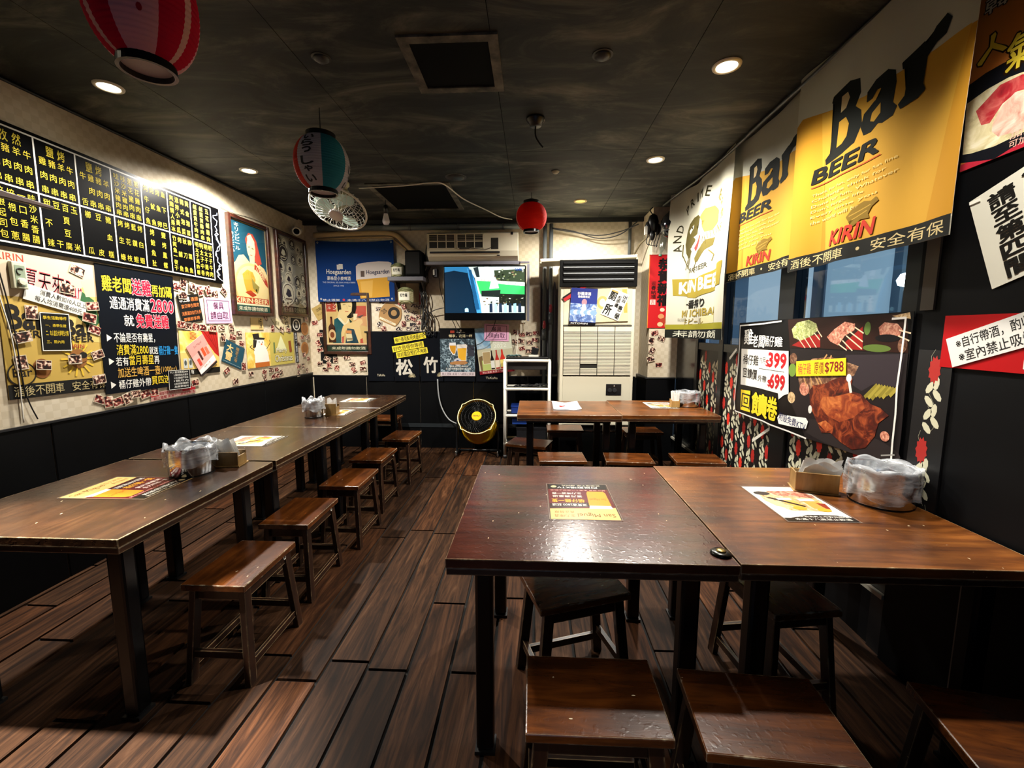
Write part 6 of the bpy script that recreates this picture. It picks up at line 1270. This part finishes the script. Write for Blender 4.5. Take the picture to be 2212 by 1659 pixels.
S = Sheet('white_notice', 'tilted white paper with heavy black characters at the picture edge', 'notice', frame('R', -1.384, 1.7525, 20.5, .024), .37, .323, '#d9d6c6', rough=.7)
S.vtext('請至第四間', .15, .06, .36, .97, '#15130f', .05).vtext('冰塊自取', .44, .04, .70, .97, '#15130f', .05).line([(.02,.03),(.10,.05)], .010, '#f0ece0'); S.done()
S = Sheet('red_sign', 'red sign board at the picture edge on the dark wall', 'sign', frame('R', -1.322, 1.364, 0, .024), .65, .184, '#a81418', thick=.004, rough=.35); S.text('MENU', .42, .62, .96, .92, '#d9d2c8', .05); S.done()
S = Sheet('white_strip', 'white strip forbidding own drinks and smoking across the red sign', 'notice', frame('R', -1.368, 1.412, 20, .030), .52, .105, '#d6d4ce', rough=.7)
S.text('※自行帶酒，酌收開瓶費每瓶200元', .06, .10, .97, .46, '#1b1918', .012).text('※室內禁止吸煙（含電子煙）', .06, .54, .88, .92, '#1b1918', .012); S.done()

# ------------------------------------------------------------------ on and under the ceiling
ci = 0
LBL = ['recessed downlight by the yellow banners, the one nearest the aisle tables', 'recessed downlight beyond it, close to the white banner', 'recessed downlight behind the white orbit fan, glowing on the framed poster', 'recessed downlight above the menu board below the pink lantern', 'recessed downlight over the near end of the poster wall row', 'unseen fill downlight added near the camera to brighten the foreground stools', 'added unseen spotlight aimed to brighten the noodle poster wall']
LENS = M('#fff1d2', .5, emit=26.0); LENS_DIM = M('#f5f4ee', .5, emit=20.0)
def downlight(x, y, label, lit=True):
    t = thing('downlight', label, 'light', 'recessed ceiling downlights', loc=(x, y, ZC))
    MB().lathe([(.066, 0), (.064, -.006), (.050, -.008), (.046, -.002), (.046, 0)], 28, caps=False).build('bezel', M('#d8d4c6', .35) if lit else M('#b9a878', .4), t, smooth=True)
    MB().lathe([(0, -.0025), (.046, -.0025)], 28, caps=False).build('lens', LENS if lit else M('#c9a24a', .5, emit=3.0), t)
    return t
for (x, y, *_), lb in zip(DOWNLIGHTS, LBL): downlight(x, y, lb)
downlight(*DIM_FITTING, 'dim recessed downlight near the back wall, brassy rim', False)
def ribbed(R_, H, panels, n=72, ribs=26):
    prof = []; k = ribs*4
    for i in range(k+1):
        f = i/k; a = PI*(.135 + .73*f); r = R_*math.sin(a)**.8; prof.append((r + .0012*math.sin(2*PI*ribs*f), -H/2*math.cos(a)/math.cos(PI*.135)*1.0))
    return prof
def lantern(name, x, y, zc, R_, H, label, matf, mats, cord_top, tilt=0.0, rz=0.0, extra=None):
    t = thing(name, label, 'lantern', 'paper lanterns', loc=(x, y, zc), rz=rz)
    if tilt: t.rotation_euler = (tilt, 0, rz)
    prof = ribbed(R_, H, 0); r0, r1 = prof[0][0], prof[-1][0]
    sh_ = MB().lathe(prof, 72, matf=matf, caps=False).build('shade', mats, t, smooth=True)
    for zz, rr_, nm in ((-H/2, r0, 'bottom_ring'), (H/2, r1, 'top_ring')):
        s = 1 if zz > 0 else -1
        MB().lathe([(rr_+.004, zz-s*.004), (rr_+.006, zz+s*.022), (rr_-.004, zz+s*.022), (rr_-.006, zz-s*.002)], 32, caps=False).build(nm, M('#0b0b0c', .25), t, smooth=False)
    MB().lathe([(0, -H/2-.006), (r0-.005, -H/2-.006)], 28, caps=False).build('base_disc', M('#b7aeb2', .6), t)
    MB().tube([(0, 0, H/2+.02), (0, 0, cord_top-zc)], .0025, 6).build('cord', CABLEBLK, t)
    m = MB(); m.tube([(-r1, 0, H/2+.02), (0, 0, H/2+.05), (r1, 0, H/2+.02)], .0025, 6); m.build('handle', BLACKPL, t)
    if extra: extra(t, sh_, R_, H)
    return t
def on_shade(R_, H, az, f):
    a = PI*(.135+.73*f); r = R_*math.sin(a)**.8 + .003; return Vector((r*math.cos(az), r*math.sin(az), -H/2*math.cos(a)/math.cos(PI*.135)))
def paper(col, tr=.35):
    return cloth_mat(col, tr)
def blossoms(t, sh_, R_, H):
    m = MB()
    for (az, f, s) in ((5.10,.80,.027),(5.36,.66,.029),(5.16,.47,.025),(5.42,.88,.024),(5.2,.5,.0),(5.00,.63,.009),(5.00,.40,.009),(5.34,.30,.009),(1.9,.6,.03),(2.1,.42,.028),(3.3,.6,.03)):
        if s == 0: continue
        nn = 25 if s > .02 else 10; pts = [on_shade(R_, H, az, f)]
        for i in range(nn):
            a = 2*PI*i/nn; rr_ = s*(.78+.22*abs(math.cos(2.5*a))) if s > .02 else s*.8
            pts.append(on_shade(R_, H, az + rr_*math.cos(a)/R_, f + rr_*math.sin(a)/H*1.15))
        m.add(pts, [(0, 1+i, 1+(i+1) % nn) for i in range(nn)])
    m.build('blossom_print', paper('#9c2434'), sh_)
def pinkf(j, i):
    a = (j+.5)/72*2*PI; s = (a % (2*PI/3)); d = abs(s-PI/3)        # three petal shaped white panels per turn
    return 1 if d < .47 else (2 if d > .975 else 0)
lantern('paper_lantern', -1.15, 1.335, 2.355, .138, .33, 'crimson paper lantern with pink blossom panels hanging over the menu board', pinkf, [paper('#c8163c'), paper('#e8b2bc'), paper('#ecc0b8')], ZC, rz=math.radians(2), extra=blossoms)
def kana(t, sh_, R_, H):
    for base in (math.radians(265), math.radians(17), math.radians(107)):
        m = MB()
        for i, ch in enumerate('いらっしゃい'):
            vs, fs, a0, a1, b0, b1 = glyphs(ch, .06); f1 = .88 - .135*i; sm = .72 if ch in 'っゃ' else 1.0
            pts = [on_shade(R_, H, base + .46*sm*((x-a0)/(a1-a0)-.5), f1 - .115*sm*(1-(y-b0)/(b1-b0)))*(1+z) for x, y, z in vs]; m.add(pts, fs)
        m.build('lettering', M('#11131a', .7), sh_)
def tricol(j, i):
    a = math.degrees((j+.5)/72*2*PI); a = (a - 205) % 360
    for lo, hi, c in ((0,35,0),(35,88,1),(88,145,2),(145,200,1),(200,235,0),(235,290,1),(290,330,2),(330,360,1)):
        if lo <= a < hi: return c
    return 1
lantern('paper_lantern', -1.215, 2.56, 2.355, .150, .285, 'red white and teal paper lantern with brush letters in front of the orbit fan', tricol, [paper('#c2382e'), paper('#c4c2cc'), paper('#2f8296')], ZC, extra=kana)
def redf(j, i): return 1 if (j % 36) in (0, 1) else 0
lantern('paper_lantern', -.015, 4.12, 2.445, .140, .235, 'plain bright red paper lantern hanging before the vertical pipes', redf, [paper('#c41f14'), paper('#d9a49a')], ZC, rz=.15)
# orbit fan
of = thing('orbit_fan', 'white caged orbit fan with three pale green blades under the ceiling', 'fan', loc=(-1.60, 3.62, 2.40))
A_ = Matrix.Rotation(math.radians(180-32), 4, 'X')           # local z looks down and into the room
A_ = Matrix.Rotation(.10, 4, 'Y') @ A_
CAGE = M('#dcdcd6', .35); RC = .225
MB().tube([A_ @ Vector((RC*math.cos(a), RC*math.sin(a), 0)) for a in [2*PI*i/56 for i in range(56)]], .0085, 10, closed=True).build('cage_ring', CAGE, of, smooth=True)
m = MB()
for i in range(28):
    a = 2*PI*i/28
    for sgn in (1, -1):
        pts = [A_ @ Vector((r_*math.cos(a+sgn*d), r_*math.sin(a+sgn*d), z)) for r_, d, z in ((.055, 0, .075), (.10, .10, .072), (.16, .27, .055), (.20, .42, .03), (RC, .52, .0))]
        if sgn == 1 or i % 2 == 0: m.tube(pts, .0018, 5)
    pts = [A_ @ Vector((r_*math.cos(a), r_*math.sin(a), z)) for r_, z in ((.06, -.085), (.14, -.075), (.20, -.045), (RC, 0))]; m.tube(pts, .0018, 5)
m.tube([A_ @ Vector((.165*math.cos(a), .165*math.sin(a), .052)) for a in [2*PI*i/44 for i in range(44)]], .002, 5, closed=True)
m.build('cage_wires', CAGE, of)
BLADE = M('#b5cfc6', .35)
for k_ in range(3):
    b0 = 2*PI*k_/3 + .95; nr_, na = 7, 8; vs = []
    for i in range(nr_+1):
        r_ = .03 + .165*i/nr_; wd = .62*math.sin(PI*min(1, .22+.66*i/nr_))**.8
        for j in range(na+1):
            s = j/na-.5; q = b0 + s*2*wd*(1.15 if i > 2 else .8); vs.append(A_ @ Vector((r_*math.cos(q), r_*math.sin(q), .005 + s*.045)))
    MB().add(vs, [(i*(na+1)+j, i*(na+1)+j+1, (i+1)*(na+1)+j+1, (i+1)*(na+1)+j) for i in range(nr_) for j in range(na)]).build('blade', BLADE, of, smooth=True)
MB().lathe([(0, .082), (.052, .080), (.058, .070), (.055, .058)], 28, T=A_).build('hub_cap', M('#cfc6c8', .4), of, smooth=False)
MB().lathe([(.0, .05), (.034, .045), (.036, 0), (.04, -.05), (.058, -.07), (.062, -.16), (.045, -.19), (0, -.195)], 24, T=A_).build('motor', M('#b9b596', .45), of, smooth=True)
MB().tube(smooth_path([tuple(A_ @ Vector((0, 0, -.17))), tuple(A_ @ Vector((.0, .02, -.22))), (.0, .12, .20), (0, .10, .236)]), .022, 12).build('stem', M('#c9c5a6', .45), of, smooth=True)
MB().lathe([(.055, .24), (.055, .215), (.03, .19), (0, .19)], 22, c=(0, .10, 0)).build('ceiling_cup', M('#cfcbb0', .45), of, smooth=True)
# bulb, wires, caps
bb = thing('light_bulb', 'bare unlit white bulb in a black socket beside the orbit fan', 'bulb', loc=(-1.405, 4.22, 2.45))
MB().lathe([(0, -.038), (.022, -.034), (.034, -.012), (.034, .004), (.027, .03), (.020, .06), (.019, .068)], 24, caps=False).build('bulb_glass', M('#d9d4dc', .3), bb, smooth=True); MB().lathe([(.021, .066), (.023, .13), (.014, .145), (0, .146)], 18).build('socket', BLACKPL, bb, smooth=True); MB().tube([(0, 0, .14), (0, 0, .19)], .004, 6).build('cord', CABLEBLK, bb)
cable('ceiling_wire', [(-1.47, 3.74, 2.60), (-1.30, 3.76, 2.612), (-1.05, 3.75, 2.62), (-.86, 3.74, 2.634), (-.75, 3.79, 2.634), (-.65, 4.17, 2.628), (-.48, 4.55, 2.63), (-.34, 4.72, 2.60), (-.23, 4.90, 2.62)], .0055, M('#d9d6cc', .5), 'white wire looping under the ceiling from orbit fan to back wall', 'wire')
cr_ = thing('ceiling_rose', 'black ceiling rose with a dangling cord stub', 'fitting', loc=(.012, 2.74, ZC))
MB().lathe([(.055, 0), (.055, -.012), (.038, -.030), (.034, -.045), (.0, -.046)], 24).build('rose_body', BLACKPL, cr_, smooth=True); MB().tube([(.05*math.cos(a)+.0, .05*math.sin(a), -.012) for a in [PI*(-.1+.7*i/10) for i in range(11)]], .005, 6).build('rose_edge', M('#8a857a', .5), cr_); MB().tube(smooth_path([(0, 0, -.04), (.0, -.005, -.10), (.02, -.01, -.14), (.045, -.01, -.17)]), .005, 6).build('cord_stub', CABLEBLK, cr_)
def cap(x, y, r_, label, colr, group=None):
    t = thing('ceiling_fitting', label, 'fitting', loc=(x, y, ZC)); MB().lathe([(r_, 0), (r_, -.008), (r_*.6, -.018), (0, -.02)], 22).build('cap_body', M(colr, .5), t, smooth=True); MB().lathe([(r_*1.25, 0), (r_*1.25, -.003), (r_, -.004)], 22).build('cap_ring', M('#34322c', .6), t)
cap(-.985, 2.12, .035, 'small dark round cap on the ceiling behind the pink lantern', '#1f1e1b'); cap(.315, 2.16, .038, 'small dark round cap on the ceiling right of the square hatch', '#191815'); cap(-.635, 3.69, .07, 'flat black disc on the ceiling before the wide hatch', '#050505'); cap(.176, 3.60, .028, 'small pale cap on the ceiling before the red lantern', '#8f8a78')
cv = thing('ceiling_hatch', 'dark flush rectangular hatch cover on the ceiling at the picture top', 'hatch', loc=(.52, 1.60, ZC)); MB().box(-.16, -.06, -.006, .16, .06, 0).build('cover_plate', M('#15140f', .6), cv); MB().box(-.17, -.07, -.003, .17, .07, 0).build('cover_edge', M('#4a453a', .7), cv)

bpy.data.objects.remove(_to); bpy.data.curves.remove(_tc)
